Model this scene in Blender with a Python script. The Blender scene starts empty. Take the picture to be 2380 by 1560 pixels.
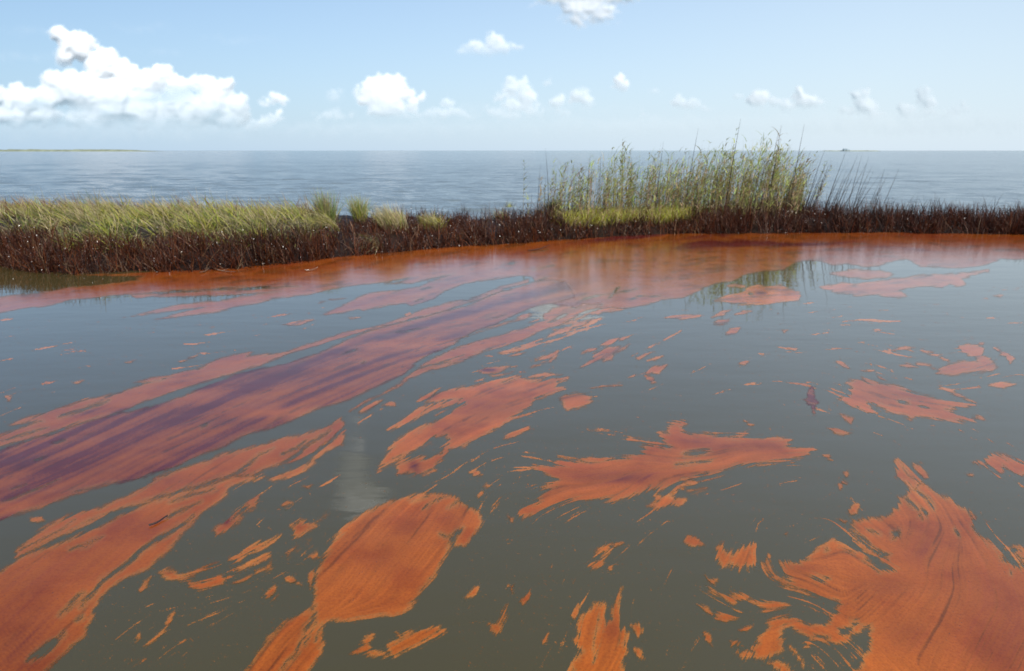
import bpy, math, random
import numpy as np
from mathutils import Vector
random.seed(7)
rng = np.random.default_rng(11)
R = math.radians
scene = bpy.context.scene
col = scene.collection

# ------------------------------------------------------------------ camera
CAM_H = 1.9
FOC = 1587.0                       # focal length in units of a 2380-wide frame (24 mm lens)
PITCH = math.atan(430.0 / FOC)
cam_data = bpy.data.cameras.new('camera')
cam = bpy.data.objects.new('camera', cam_data)
col.objects.link(cam)
cam.location = (0, 0, CAM_H)
cam.rotation_euler = (R(90) - PITCH, 0, 0)
cam_data.sensor_width = 36
cam_data.lens = 24
cam_data.clip_start = 0.05
cam_data.clip_end = 60000
cam_data.dof.use_dof = True
cam_data.dof.focus_distance = 3.6
cam_data.dof.aperture_fstop = 3.2
scene.camera = cam

# ------------------------------------------------------------------ sky and sun
SUN = Vector((0.36, -0.68, 0.63)).normalized()
SUN_EL = math.asin(SUN.z)
SUN_ROT = math.atan2(SUN.x, SUN.y)
world = bpy.data.worlds.new('World')
scene.world = world
world.use_nodes = True
wt = world.node_tree
wt.nodes.clear()
w_out = wt.nodes.new('ShaderNodeOutputWorld')
w_bg = wt.nodes.new('ShaderNodeBackground')
w_sky = wt.nodes.new('ShaderNodeTexSky')
w_sky.sky_type = 'NISHITA'
w_sky.sun_disc = False
w_sky.sun_elevation = SUN_EL
w_sky.sun_rotation = SUN_ROT
w_sky.air_density = 1.0
w_sky.dust_density = 0.0
w_sky.ozone_density = 1.2
w_bg.inputs['Strength'].default_value = 0.15
# humid air whitens the sky towards the horizon, more so on the sun's side
w_tc = wt.nodes.new('ShaderNodeTexCoord')
w_sep = wt.nodes.new('ShaderNodeSeparateXYZ'); wt.links.new(w_tc.outputs['Generated'], w_sep.inputs[0])
def wmath(op, a, b=None):
    nd = wt.nodes.new('ShaderNodeMath'); nd.operation = op
    for i, v in enumerate((a, b)):
        if v is None: continue
        if hasattr(v, 'is_output'): wt.links.new(v, nd.inputs[i])
        else: nd.inputs[i].default_value = v
    return nd.outputs[0]
w_z = wmath('MAXIMUM', w_sep.outputs['Z'], 0.0)
w_k = wmath('SUBTRACT', 2.9, wmath('MULTIPLY', w_sep.outputs['X'], 1.5))
w_fac = wmath('POWER', 2.71828, wmath('MULTIPLY', wmath('MULTIPLY', w_z, w_k), -1.0))
w_side = wmath('MINIMUM', wmath('MAXIMUM', wmath('ADD', wmath('MULTIPLY', w_sep.outputs['X'], 0.85), 0.62), 0.0), 1.0)
w_hz = wt.nodes.new('ShaderNodeMix'); w_hz.data_type = 'RGBA'
wt.links.new(w_side, w_hz.inputs[0]); w_hz.inputs[6].default_value = (2.25, 3.05, 3.86, 1); w_hz.inputs[7].default_value = (3.30, 3.85, 4.30, 1)
w_mx = wt.nodes.new('ShaderNodeMix'); w_mx.data_type = 'RGBA'
w_tint = wt.nodes.new('ShaderNodeMix'); w_tint.data_type = 'RGBA'
wt.links.new(w_side, w_tint.inputs[0]); w_tint.inputs[6].default_value = (.26, .385, .50, 1); w_tint.inputs[7].default_value = (.60, .72, .82, 1)
w_mul = wt.nodes.new('ShaderNodeMix'); w_mul.data_type = 'RGBA'; w_mul.blend_type = 'MULTIPLY'; w_mul.inputs[0].default_value = 1
wt.links.new(w_sky.outputs[0], w_mul.inputs[6]); wt.links.new(w_tint.outputs[2], w_mul.inputs[7])
w_zen = wt.nodes.new('ShaderNodeMapRange'); wt.links.new(w_z, w_zen.inputs[0]); w_zen.interpolation_type = 'SMOOTHSTEP'
w_zen.inputs[1].default_value = 0.22; w_zen.inputs[2].default_value = 0.85; w_zen.inputs[3].default_value = 1.0; w_zen.inputs[4].default_value = 0.5
w_m2 = wt.nodes.new('ShaderNodeVectorMath'); w_m2.operation = 'SCALE'
wt.links.new(w_mul.outputs[2], w_m2.inputs[0]); wt.links.new(w_zen.outputs[0], w_m2.inputs['Scale'])
wt.links.new(w_fac, w_mx.inputs[0]); wt.links.new(w_m2.outputs[0], w_mx.inputs[6]); wt.links.new(w_hz.outputs[2], w_mx.inputs[7])
wt.links.new(w_mx.outputs[2], w_bg.inputs['Color'])
wt.links.new(w_bg.outputs[0], w_out.inputs['Surface'])

sun_data = bpy.data.lights.new('sun', 'SUN')
sun_data.energy = 3.5
sun_data.angle = R(0.5)
sun_data.color = (1.0, 0.955, 0.89)
sun = bpy.data.objects.new('sun', sun_data)
col.objects.link(sun)
sun.rotation_euler = SUN.to_track_quat('Z', 'Y').to_euler()

scene.view_settings.view_transform = 'Standard'
scene.view_settings.look = 'None'
scene.view_settings.exposure = 0.5
scene.view_settings.gamma = 1.0
scene.view_settings.use_curve_mapping = False
scene.render.engine = 'CYCLES'
cy = scene.cycles
cy.max_bounces = 8
cy.transparent_max_bounces = 24
cy.diffuse_bounces = 3
cy.glossy_bounces = 3
cy.caustics_reflective = False
cy.caustics_refractive = False
cy.sample_clamp_indirect = 4.0
cy.use_denoising = True
cy.use_adaptive_sampling = True
cy.adaptive_threshold = 0.008

# ------------------------------------------------------------------ frame <-> world
cp, sp_ = math.cos(PITCH), math.sin(PITCH)

def ray(x, y):
    """direction through a point of the 2380 x 1560 frame"""
    x = np.asarray(x, float); y = np.asarray(y, float)
    a = (x - 1190) / FOC
    b = -(y - 780) / FOC
    return a, cp + b * sp_, -sp_ + b * cp

def ground(x, y, z=0.0):
    dx, dy, dz = ray(x, y)
    t = (z - CAM_H) / dz
    return dx * t, dy * t

# ------------------------------------------------------------------ helpers
def tag(o, label=None, cat=None, group=None, kind=None):
    if label: o['label'] = label
    if cat: o['category'] = cat
    if group: o['group'] = group
    if kind: o['kind'] = kind
    return o

def mesh_np(name, verts, faces, mat=None, smooth=True, color=None, parent=None, colname='Col', me_only=False):
    """faces: (n,k) int array, all faces with k corners"""
    me = bpy.data.meshes.new(name)
    verts = np.ascontiguousarray(verts, dtype=np.float32)
    faces = np.ascontiguousarray(faces, dtype=np.int32)
    n, k = faces.shape
    me.vertices.add(len(verts)); me.vertices.foreach_set('co', verts.ravel())
    me.loops.add(n * k); me.loops.foreach_set('vertex_index', faces.ravel())
    me.polygons.add(n)
    me.polygons.foreach_set('loop_start', np.arange(0, n * k, k, dtype=np.int32))
    me.polygons.foreach_set('loop_total', np.full(n, k, dtype=np.int32))
    me.polygons.foreach_set('use_smooth', np.full(n, smooth, dtype=bool))
    me.update(calc_edges=True)
    if color is not None:
        ca = me.color_attributes.new(colname, 'FLOAT_COLOR', 'POINT')
        c = np.ones((len(verts), 4), np.float32); c[:, :color.shape[1]] = color
        ca.data.foreach_set('color', c.ravel())
    if mat: me.materials.append(mat)
    if me_only: return me
    o = bpy.data.objects.new(name, me)
    col.objects.link(o)
    if parent: o.parent = parent
    return o

class NT:
    def __init__(self, name):
        self.m = bpy.data.materials.new(name); self.m.use_nodes = True
        self.t = self.m.node_tree; self.t.nodes.clear()
        self.out = self.n('ShaderNodeOutputMaterial')
    def n(self, typ, **kw):
        nd = self.t.nodes.new(typ)
        for k, v in kw.items():
            if k.startswith('i_'):
                key = k[2:].replace('_', ' ')
                key = int(key) if key.isdigit() else key
                nd.inputs[key].default_value = v
            else: setattr(nd, k, v)
        return nd
    def l(self, a, b): self.t.links.new(a, b)
    def math(self, op, a, b=None, c=None, clamp=False):
        nd = self.t.nodes.new('ShaderNodeMath'); nd.operation = op; nd.use_clamp = clamp
        for i, v in enumerate((a, b, c)):
            if v is None: continue
            if hasattr(v, 'is_output'): self.l(v, nd.inputs[i])
            else: nd.inputs[i].default_value = v
        return nd.outputs[0]
    def mix(self, f, a, b, blend='MIX'):
        nd = self.t.nodes.new('ShaderNodeMix'); nd.data_type = 'RGBA'; nd.blend_type = blend
        for i, v in ((0, f), (6, a), (7, b)):
            if hasattr(v, 'is_output'): self.l(v, nd.inputs[i])
            else: nd.inputs[i].default_value = v if i == 0 else (*v, 1)
        return nd.outputs[2]
    def smooth(self, v, lo, hi):
        nd = self.t.nodes.new('ShaderNodeMapRange'); nd.interpolation_type = 'SMOOTHSTEP'
        self.l(v, nd.inputs[0]); nd.inputs[1].default_value = lo; nd.inputs[2].default_value = hi
        return nd.outputs[0]
    def noise(self, vec, scale, detail=2, rough=0.5, **kw):
        nd = self.n('ShaderNodeTexNoise'); nd.inputs['Scale'].default_value = scale
        nd.inputs['Detail'].default_value = detail; nd.inputs['Roughness'].default_value = rough
        if vec is not None: self.l(vec, nd.inputs['Vector'])
        return nd.outputs['Fac']
    def scaled(self, vec, s, rot=0.0):
        nd = self.n('ShaderNodeMapping'); nd.inputs['Scale'].default_value = s
        nd.inputs['Rotation'].default_value = (0, 0, rot)
        self.l(vec, nd.inputs['Vector']); return nd.outputs[0]
    def bump(self, h, strength, dist, normal=None):
        nd = self.n('ShaderNodeBump'); nd.inputs['Strength'].default_value = strength
        nd.inputs['Distance'].default_value = dist; self.l(h, nd.inputs['Height'])
        if normal is not None: self.l(normal, nd.inputs['Normal'])
        return nd.outputs[0]

# smooth value noise in numpy
def vnoise(x, y, seed=0):
    r = np.random.default_rng(seed)
    T = r.random((256, 256)).astype(np.float32)
    xi = np.floor(x).astype(np.int64); yi = np.floor(y).astype(np.int64)
    fx = (x - xi).astype(np.float32); fy = (y - yi).astype(np.float32)
    fx = fx * fx * (3 - 2 * fx); fy = fy * fy * (3 - 2 * fy)
    a = T[yi & 255, xi & 255]; b = T[yi & 255, (xi + 1) & 255]
    c = T[(yi + 1) & 255, xi & 255]; d = T[(yi + 1) & 255, (xi + 1) & 255]
    return (a * (1 - fx) + b * fx) * (1 - fy) + (c * (1 - fx) + d * fx) * fy

def fbm(x, y, seed=0, octv=4, gain=0.5):
    s = 0; a = 1; t = 0
    for i in range(octv):
        s = s + a * vnoise(x * 2 ** i + 17.3 * i, y * 2 ** i + 5.1 * i, seed + i); t += a; a *= gain
    return s / t

def smoothstep(v, a, b):
    t = np.clip((v - a) / (b - a), 0, 1); return t * t * (3 - 2 * t)

# ------------------------------------------------------------------ materials
def lagoon_nodes(N):
    """murky olive water, calm; returns shader socket and the normal socket"""
    geo = N.n('ShaderNodeNewGeometry'); pos = geo.outputs['Position']
    n1 = N.noise(N.scaled(pos, (0.9, 2.2, 1), 0.2), 1.0, 2, .5)
    n2 = N.noise(N.scaled(pos, (3.0, 7.0, 1), -0.15), 1.0, 2, .5)
    h = N.math('ADD', N.math('MULTIPLY', n1, 1.0), N.math('MULTIPLY', n2, 0.20))
    nor = N.bump(h, 1.0, 0.0034)
    cl = N.noise(N.scaled(pos, (1, 1, 1)), 0.5, 3, .55)
    c = N.mix(cl, (0.068, 0.054, 0.018), (0.081, 0.065, 0.024))
    # fine suspended specks
    sp = N.smooth(N.noise(pos, 38.0, 3, .6), 0.72, 0.80)
    c = N.mix(N.math('MULTIPLY', sp, 0.25), c, (0.16, 0.08, 0.03))
    p = N.n('ShaderNodeBsdfPrincipled')
    N.l(c, p.inputs['Base Color']); p.inputs['Roughness'].default_value = 0.04
    p.inputs['Specular IOR Level'].default_value = 0.5; p.inputs['IOR'].default_value = 1.86          # a sheen of oil lies on the water
    N.l(nor, p.inputs['Normal'])
    return p.outputs[0], nor, pos

def mat_lagoon():
    N = NT('lagoon_water'); s, _, _ = lagoon_nodes(N); N.l(s, N.out.inputs[0]); return N.m

def mat_oil():
    N = NT('oil_emulsion')
    ws, wn, pos = lagoon_nodes(N)
    at = N.n('ShaderNodeVertexColor', layer_name='Col')
    sep = N.n('ShaderNodeSeparateColor'); N.l(at.outputs['Color'], sep.inputs[0])
    cover, tone, streak = sep.outputs[0], sep.outputs[1], sep.outputs[2]
    fine = N.noise(pos, 120.0, 4, .65)
    mid = N.noise(pos, 18.0, 3, .6)
    cv = N.math('ADD', cover, N.math('MULTIPLY', N.math('SUBTRACT', fine, 0.5), 0.55))
    cv = N.math('ADD', cv, N.math('MULTIPLY', N.math('SUBTRACT', mid, 0.5), 0.30))
    fac = N.smooth(cv, 0.32, 0.68)
    thick = N.smooth(cv, 0.45, 0.95)
    base = N.mix(thick, (0.38, 0.160, 0.040), (0.42, 0.102, 0.010))
    base = N.mix(tone, base, (0.105, 0.014, 0.011))
    s1 = N.math('MULTIPLY_ADD', streak, 0.95, 0.52)
    cmb = N.n('ShaderNodeCombineColor')
    for i in range(3): N.l(s1, cmb.inputs[i])
    base = N.mix(1.0, base, cmb.outputs[0], 'MULTIPLY')
    lg = N.noise(pos, 3.0, 4, .6)
    base = N.mix(N.smooth(lg, 0.42, 0.72), base, N.mix(1.0, base, (0.78, 0.66, 0.62), 'MULTIPLY'))
    gr = N.noise(pos, 75.0, 5, .75)
    base = N.mix(N.math('SUBTRACT', 1.0, N.smooth(gr, 0.30, 0.58)), base, N.mix(1.0, base, (0.78, 0.70, 0.70), 'MULTIPLY'))
    # dark pinholes and little ridges in the film
    vor = N.n('ShaderNodeTexVoronoi'); vor.inputs['Scale'].default_value = 42.0
    N.l(pos, vor.inputs['Vector'])
    gate = N.smooth(N.noise(pos, 4.0, 4, .65), 0.46, 0.64)
    spot = N.math('MULTIPLY', N.math('SUBTRACT', 1.0, N.smooth(vor.outputs['Distance'], 0.03, 0.17)), gate)
    base = N.mix(N.math('MULTIPLY', spot, 0.85), base, (0.05, 0.016, 0.010))
    p = N.n('ShaderNodeBsdfPrincipled')
    N.l(base, p.inputs['Base Color']); p.inputs['Roughness'].default_value = 0.13
    p.inputs['IOR'].default_value = 1.70; p.inputs['Specular IOR Level'].default_value = 0.30
    hh = N.math('ADD', N.math('MULTIPLY', fine, 0.35), N.math('MULTIPLY', spot, -1.0))
    hh = N.math('ADD', hh, N.math('MULTIPLY', streak, 0.8))
    hh = N.math('ADD', hh, N.math('MULTIPLY', gr, 0.9))
    nb = N.bump(hh, 0.4, 0.0012, wn)
    N.l(nb, p.inputs['Normal'])
    ws = N.n('ShaderNodeBsdfTransparent')          # beyond the film's ragged rim there is nothing
    mx = N.n('ShaderNodeMixShader'); N.l(fac, mx.inputs[0]); N.l(ws.outputs[0], mx.inputs[1]); N.l(p.outputs[0], mx.inputs[2])
    N.l(mx.outputs[0], N.out.inputs[0])
    return N.m

def mat_sea():
    N = NT('sea_water')
    geo = N.n('ShaderNodeNewGeometry'); pos = geo.outputs['Position']
    n1 = N.noise(N.scaled(pos, (1.1, 1.9, 1), 0.25), 2.2, 3, .55)
    n2 = N.noise(N.scaled(pos, (.40, 1.0, 1), 0.1), 1.0, 4, .65)
    h = N.math('ADD', N.math('MULTIPLY', n1, 0.12), N.math('MULTIPLY', n2, 0.10))
    nor = N.bump(h, 1.0, 0.55)
    p = N.n('ShaderNodeBsdfPrincipled')
    p.inputs['Base Color'].default_value = (0.155, 0.195, 0.212, 1)
    p.inputs['Roughness'].default_value = 0.17
    p.inputs['IOR'].default_value = 1.33
    N.l(nor, p.inputs['Normal']); N.l(p.outputs[0], N.out.inputs[0])
    return N.m

def mat_plain(name, rough=.8, attr=True, color=(.1, .1, .1), spec=.5, noise_amt=.35, scale=8., coat=0., trans=0.):
    N = NT(name)
    geo = N.n('ShaderNodeNewGeometry'); pos = geo.outputs['Position']
    if attr:
        at = N.n('ShaderNodeVertexColor', layer_name='Col'); c = at.outputs['Color']
    else:
        rgb = N.n('ShaderNodeRGB'); rgb.outputs[0].default_value = (*color, 1); c = rgb.outputs[0]
    nz = N.noise(pos, scale, 4, .6)
    c2 = N.mix(N.smooth(nz, 0.35, 0.65), N.mix(1.0, c, (1 - noise_amt,) * 3, 'MULTIPLY'), c)
    p = N.n('ShaderNodeBsdfPrincipled'); N.l(c2, p.inputs['Base Color'])
    p.inputs['Roughness'].default_value = rough; p.inputs['Specular IOR Level'].default_value = spec
    if coat:
        p.inputs['Coat Weight'].default_value = coat; p.inputs['Coat Roughness'].default_value = 0.12
    sh = p.outputs[0]
    if trans:
        tr = N.n('ShaderNodeBsdfTranslucent'); N.l(c2, tr.inputs[0])
        mx = N.n('ShaderNodeMixShader'); mx.inputs[0].default_value = trans
        N.l(sh, mx.inputs[1]); N.l(tr.outputs[0], mx.inputs[2]); sh = mx.outputs[0]
    N.l(sh, N.out.inputs[0])
    return N.m

def mat_cloud():
    N = NT('cloud_vapour')
    at = N.n('ShaderNodeVertexColor', layer_name='Col')
    sep = N.n('ShaderNodeSeparateColor'); N.l(at.outputs['Color'], sep.inputs[0])
    d = N.n('ShaderNodeBsdfDiffuse'); d.inputs[0].default_value = (0.86, 0.87, 0.88, 1)
    t = N.n('ShaderNodeBsdfTranslucent'); t.inputs[0].default_value = (0.86, 0.87, 0.88, 1)
    mx = N.n('ShaderNodeMixShader'); mx.inputs[0].default_value = 0.10
    N.l(d.outputs[0], mx.inputs[1]); N.l(t.outputs[0], mx.inputs[2])
    tr = N.n('ShaderNodeBsdfTransparent')
    m2 = N.n('ShaderNodeMixShader'); N.l(sep.outputs[0], m2.inputs[0])
    N.l(tr.outputs[0], m2.inputs[1]); N.l(mx.outputs[0], m2.inputs[2])
    N.l(m2.outputs[0], N.out.inputs[0])
    return N.m

M_LAG = mat_lagoon(); M_OIL = mat_oil(); M_SEA = mat_sea(); M_CLOUD = mat_cloud()
M_MUD = mat_plain('peat_mud', .55, False, (0.022, 0.010, 0.005), .4, .6, 5.)
M_GRASS = mat_plain('grass_blade', .6, True, spec=.3, noise_amt=.15, trans=.42)
M_OILED = mat_plain('oiled_stem', .36, True, spec=.26, noise_amt=.35)
M_GLINT = mat_plain('glint_flake', .33, False, (0.05, 0.02, 0.01), 1., .2, coat=0.)
M_REED = mat_plain('reed_stem', .5, True, spec=.4, noise_amt=.2)
M_LAND = mat_plain('hazed_land', .9, False, (0.26, 0.29, 0.20), .2, .3, .05)  # land paled, the haze of distance is put into its colour
M_BUILD = mat_plain('hazed_walls', .8, False, (0.32, 0.40, 0.44), .2, .2, .3)  # pale bluish walls with the distance haze painted in

# ------------------------------------------------------------------ bank outline (from the waterline)
WL = [(-420, 616), (-150, 620), (0, 623), (134, 638), (302, 634), (536, 629), (670, 614), (794, 601), (995, 579), (1196, 567),
      (1430, 551), (1587, 545), (1990, 541), (2380, 546), (2800, 552)]
wx, wy = ground([p[0] for p in WL], [p[1] for p in WL])
o_ = np.argsort(wx); wx, wy = wx[o_], wy[o_]
wx = np.concatenate([[-60], wx, [60]]); wy = np.concatenate([[wy[0] - 1.0], wy, [wy[-1] - 1.5]])
def front(x):
    x = np.asarray(x, float)
    f = np.interp(x, wx, wy)
    return f + 0.16 * (fbm(x * 1.3 + 50, x * 0 + 3.3, 5, 3) - .5) * 2
def width(x):
    return np.interp(x, [-60, -2.5, -1.0, 2.0, 7.0, 9.5, 60], [7.0, 6.0, 4.2, 3.8, 3.4, 2.3, 2.3])
def bank_z(x, y):
    f = front(x); w = width(x); u = (y - f)
    rise = smoothstep(u, -0.10, 0.9) * 0.30
    fall = smoothstep(u, w - 1.2, w) * 0.55
    back = np.interp(x, [-60, -4.6, -3.3, 60], [.36, .32, .0, 0.0]) * smoothstep(u, .6, 3.2) * smoothstep(u, w + .2, w - 1.0)
    bumps = back + (fbm(x * 1.1 + 9, y * 1.1, 21, 3) - .5) * 0.20 * smoothstep(u, .3, 1.2)
    return -0.06 + rise - fall + bumps
    
# lagoon: calm water before the bank
def build_lagoon():
    xs = np.linspace(-60, 60, 241)
    vs = []; fs = []
    ys = np.linspace(-30, 0, 3)
    f = front(xs) + 0.8
    rows = [np.full_like(xs, -30.0), np.full_like(xs, 0.0), f * .5, f]
    V = np.stack([np.stack([xs, r, np.zeros_like(xs)], 1) for r in rows], 0).reshape(-1, 3)
    n = len(xs); idx = np.arange(n - 1)
    F = np.concatenate([np.stack([idx + i * n, idx + 1 + i * n, idx + 1 + (i + 1) * n, idx + (i + 1) * n], 1) for i in range(3)])
    o = mesh_np('lagoon_water', V, F, M_LAG)
    tag(o, 'calm murky olive water in front of the bank', kind='structure')
build_lagoon()

# open sea beyond the bank, real wavelets near, shader relief far
def build_sea():
    nc = 900
    ang = np.linspace(R(-58), R(58), nc)
    rr = np.concatenate([np.geomspace(1.0, 26.0, 640), np.geomspace(27.0, 2300.0, 60)])
    # radius at which each ray is 1 m short of the bank's far edge
    rad0 = np.zeros(nc)
    for i, a in enumerate(ang):
        t = np.linspace(8, 90, 500); X = t * math.sin(a); Y = t * math.cos(a)
        ok = (Y > front(X) + width(X) * 0.5)
        rad0[i] = t[np.argmax(ok)] if ok.any() else 90
    rad0 = np.convolve(np.pad(rad0, 10, 'edge'), np.ones(21) / 21, 'valid')
    RR = rad0[None, :] * rr[:, None]
    X = RR * np.sin(ang)[None, :]; Y = RR * np.cos(ang)[None, :]
    Z = np.zeros_like(X)
    step = np.maximum(RR * 0.006, 0.02)
    r = np.random.default_rng(3)
    for k in range(46):
        lam = 0.30 * (4.2 / 0.30) ** r.random()
        th = R(90 + 12 + r.normal() * 24)
        kx, ky = math.cos(th) * 2 * math.pi / lam, math.sin(th) * 2 * math.pi / lam
        amp = 0.0046 * lam ** 0.50
        mod = 0.4 + 1.2 * vnoise(X / (lam * 3.1) + k * 3.7, Y / (lam * 3.1) + k, 40 + k)
        fade = np.clip((lam / step - 2.2) / 3.0, 0, 1)
        ph = X * kx + Y * ky + r.random() * 6.28 + 1.1 * np.sin(X * kx * .23 + k)
        s = np.sin(ph); s = s + 0.25 * np.cos(2 * ph)
        Z += amp * mod * fade * s
    Z *= smoothstep(RR - rad0[None, :], 0.0, 2.0) * .9 + .1
    Z -= 0.02
    nr = len(rr)
    V = np.stack([X, Y, Z], -1).reshape(-1, 3)
    i, j = np.meshgrid(np.arange(nr - 1), np.arange(nc - 1), indexing='ij')
    a = (i * nc + j).ravel()
    F = np.stack([a, a + 1, a + nc + 1, a + nc], 1)[:, ::-1]
    o = mesh_np('sea_water', V, F, M_SEA)
    tag(o, 'open blue grey sea with small waves beyond the bank', kind='structure')
build_sea()

def build_bank():
    xs = np.arange(-30, 30, 0.12); us = np.concatenate([[-.6], np.arange(-.2, 8.2, .12)])
    X, U = np.meshgrid(xs, us)
    W = width(X)
    U = np.where(U > 0, U / 8.0 * (W + 0.4), U)
    Y = front(X) + U
    Z = bank_z(X, Y) + (fbm(X * 7, Y * 7, 33, 3) - .5) * .06
    nr, nc = X.shape
    V = np.stack([X, Y, Z], -1).reshape(-1, 3)
    i, j = np.meshgrid(np.arange(nr - 1), np.arange(nc - 1), indexing='ij'); a = (i * nc + j).ravel()
    F = np.stack([a, a + 1, a + nc + 1, a + nc], 1)
    o = mesh_np('marsh_bank', V, F, M_MUD)
    tag(o, 'low dark peat bank between the lagoon and the sea', kind='structure')
build_bank()

# ------------------------------------------------------------------ oil slicks
# Outlines are read off the photograph in crops, one letter per crop, then projected onto the water.
K = 0.3352
CROPS = {'A': (0, 523, K), 'B': (793.7, 523, K), 'C': (1587.4, 523, K), 'D': (0, 1037.2, K), 'E': (793.7, 1037.2, K),
         'F': (1587.4, 1037.2, K), 'G': (0, 581, .2441), 'H': (1104, 581, .1953), 'S': (0, 0, 1.0)}
def parse(s):
    """'B 1,2 3,4 C 5,6' -> points in the 2380 frame"""
    pts = []; c = CROPS['S']
    for w in s.split():
        if w in CROPS: c = CROPS[w]
        else:
            a, b = w.split(','); pts.append((c[0] + float(a) * c[2], c[1] + float(b) * c[2]))
    return np.array(pts)

SX = 1.9                                   # raster step in frame units
GX = np.arange(-420, 2800, SX); GY = np.arange(533, 1760, SX)
NX, NY = len(GX), len(GY)
XX, YY = np.meshgrid(GX, GY)
XX = XX.astype(np.float32); YY = YY.astype(np.float32)

FLOW = [(100, 1100, 24), (400, 980, 24), (700, 880, 22), (1000, 760, 17), (1250, 660, 12), (100, 1450, 45), (300, 1280, 42),
        (200, 1200, 30), (500, 1150, 32), (650, 1070, 27), (780, 1010, 35), (0, 700, 8), (300, 690, 7), (600, 650, 8), (900, 620, 10),
        (1200, 590, 8), (1500, 570, 5), (1900, 560, 0), (2300, 570, 0), (1700, 680, 5), (2000, 660, 3), (1100, 960, 28),
        (950, 1000, 35), (1200, 900, 18), (950, 1080, 25), (850, 1350, 52), (950, 1250, 50), (1060, 1200, 62), (650, 1520, 52),
        (720, 1440, 42), (1250, 1150, 24), (1300, 1085, -8), (1400, 1110, 12), (1500, 1040, -8), (1600, 1070, 3), (1800, 1040, 0), (1560,1000,-10),
        (1500, 1140, 40), (1700, 1090, 22), (2100, 930, -16), (2250, 850, 5), (2000, 900, -20), (2130, 1110, -50), (2250, 1200, -55),
        (2150, 1260, 60), (2050, 1400, 50), (2250, 1450, 58), (2350, 1350, -75), (1850, 1350, -18), (1790, 1300, -65), (1900, 1260, 30),
        (1990, 1240, -40), (2060, 1290, -35), (1900, 1450, -25), (1800, 1450, 15), (1800, 1510, 65), (1950, 1540, -40), (1400, 1480, 70),
        (1450, 1400, 82), (1360, 1350, 60), (520, 1230, 50), (450, 1350, 12), (600, 1290, 28), (700, 1250, 40), (960, 1490, 28),
        (1150, 1450, 60), (1400, 1310, 30), (1700, 1290, 70), (1700, 1370, -30), (1340, 930, 5), (1400, 820, 25), (1550, 860, 25),
        (400, 800, 5), (1850, 800, 0), (1250, 1280, 80), (2380, 1080, -30), (2350,1280,-50), (1180, 1230, 55), (860,1440,8)]
def flow_field():
    fx = XX[::6, ::6]; fy = YY[::6, ::6]
    c2 = np.zeros_like(fx); s2 = np.zeros_like(fx); w_ = np.zeros_like(fx)
    for x, y, a in FLOW:
        w = 1.0 / (((fx - x) ** 2 + ((fy - y) * 1.6) ** 2) / 900 + 1) ** 1.8
        c2 += w * math.cos(2 * R(a)); s2 += w * math.sin(2 * R(a)); w_ += w
    # eddies
    e = (fbm(fx / 120, fy / 70, 70, 2) - .5) * 1.1
    ang = 0.5 * np.arctan2(s2, c2) + e * .45 * smoothstep(fx, 500, 1500)
    up = lambda q: np.repeat(np.repeat(q, 6, 0), 6, 1)[:NY, :NX]
    return up(np.cos(ang)).astype(np.float32), up(-np.sin(ang)).astype(np.float32)
FX, FY = flow_field()

def bil(img, x, y):
    x = np.clip(x, 0, NX - 1.01); y = np.clip(y, 0, NY - 1.01)
    xi = x.astype(np.int32); yi = y.astype(np.int32); fx = x - xi; fy = y - yi
    f = img.ravel(); k = yi * NX + xi
    return (f[k] * (1 - fx) + f[k + 1] * fx) * (1 - fy) + (f[k + NX] * (1 - fx) + f[k + NX + 1] * fx) * fy

def lic(img, steps, step):
    j, i = np.meshgrid(np.arange(NX, dtype=np.float32), np.arange(NY, dtype=np.float32))
    acc = img.copy()
    for sgn in (1, -1):
        px, py = j.copy(), i.copy()
        for s in range(steps):
            xi = np.clip(px, 0, NX - 1).astype(np.int32); yi = np.clip(py, 0, NY - 1).astype(np.int32)
            vx, vy = FX[yi, xi], FY[yi, xi]
            if s: 
                fl = np.where(vx * lx + vy * ly < 0, -1, 1).astype(np.float32); vx = vx * fl; vy = vy * fl
            lx, ly = vx, vy
            px += vx * step * sgn; py += vy * step * sgn
            acc += bil(img, px, py)
    acc -= acc.mean(); acc /= acc.std()
    return acc
def blur(a, n):
    for ax in (0, 1):
        k = np.ones(n, np.float32) / n
        c = np.cumsum(np.concatenate([np.zeros_like(np.take(a, [0], ax)), a], ax), ax)
        a = (np.take(c, range(n, c.shape[ax]), ax) - np.take(c, range(0, c.shape[ax] - n), ax)) / n
        pad = [(0, 0), (0, 0)]; pad[ax] = (n // 2, n - 1 - n // 2)
        a = np.pad(a, pad, 'edge')
    return a
PS = np.clip((YY - 350) / 800, .22, 1.4).astype(np.float32)      # how large a metre looks on each row
LF = lic(rng.random((NY, NX)).astype(np.float32), 12, PS * 1.0)
LM = lic(blur(rng.random((NY, NX)).astype(np.float32), 3), 22, PS * 1.6)
LC = lic(blur(rng.random((NY, NX)).astype(np.float32), 7), 38, PS * 3.4)
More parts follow.
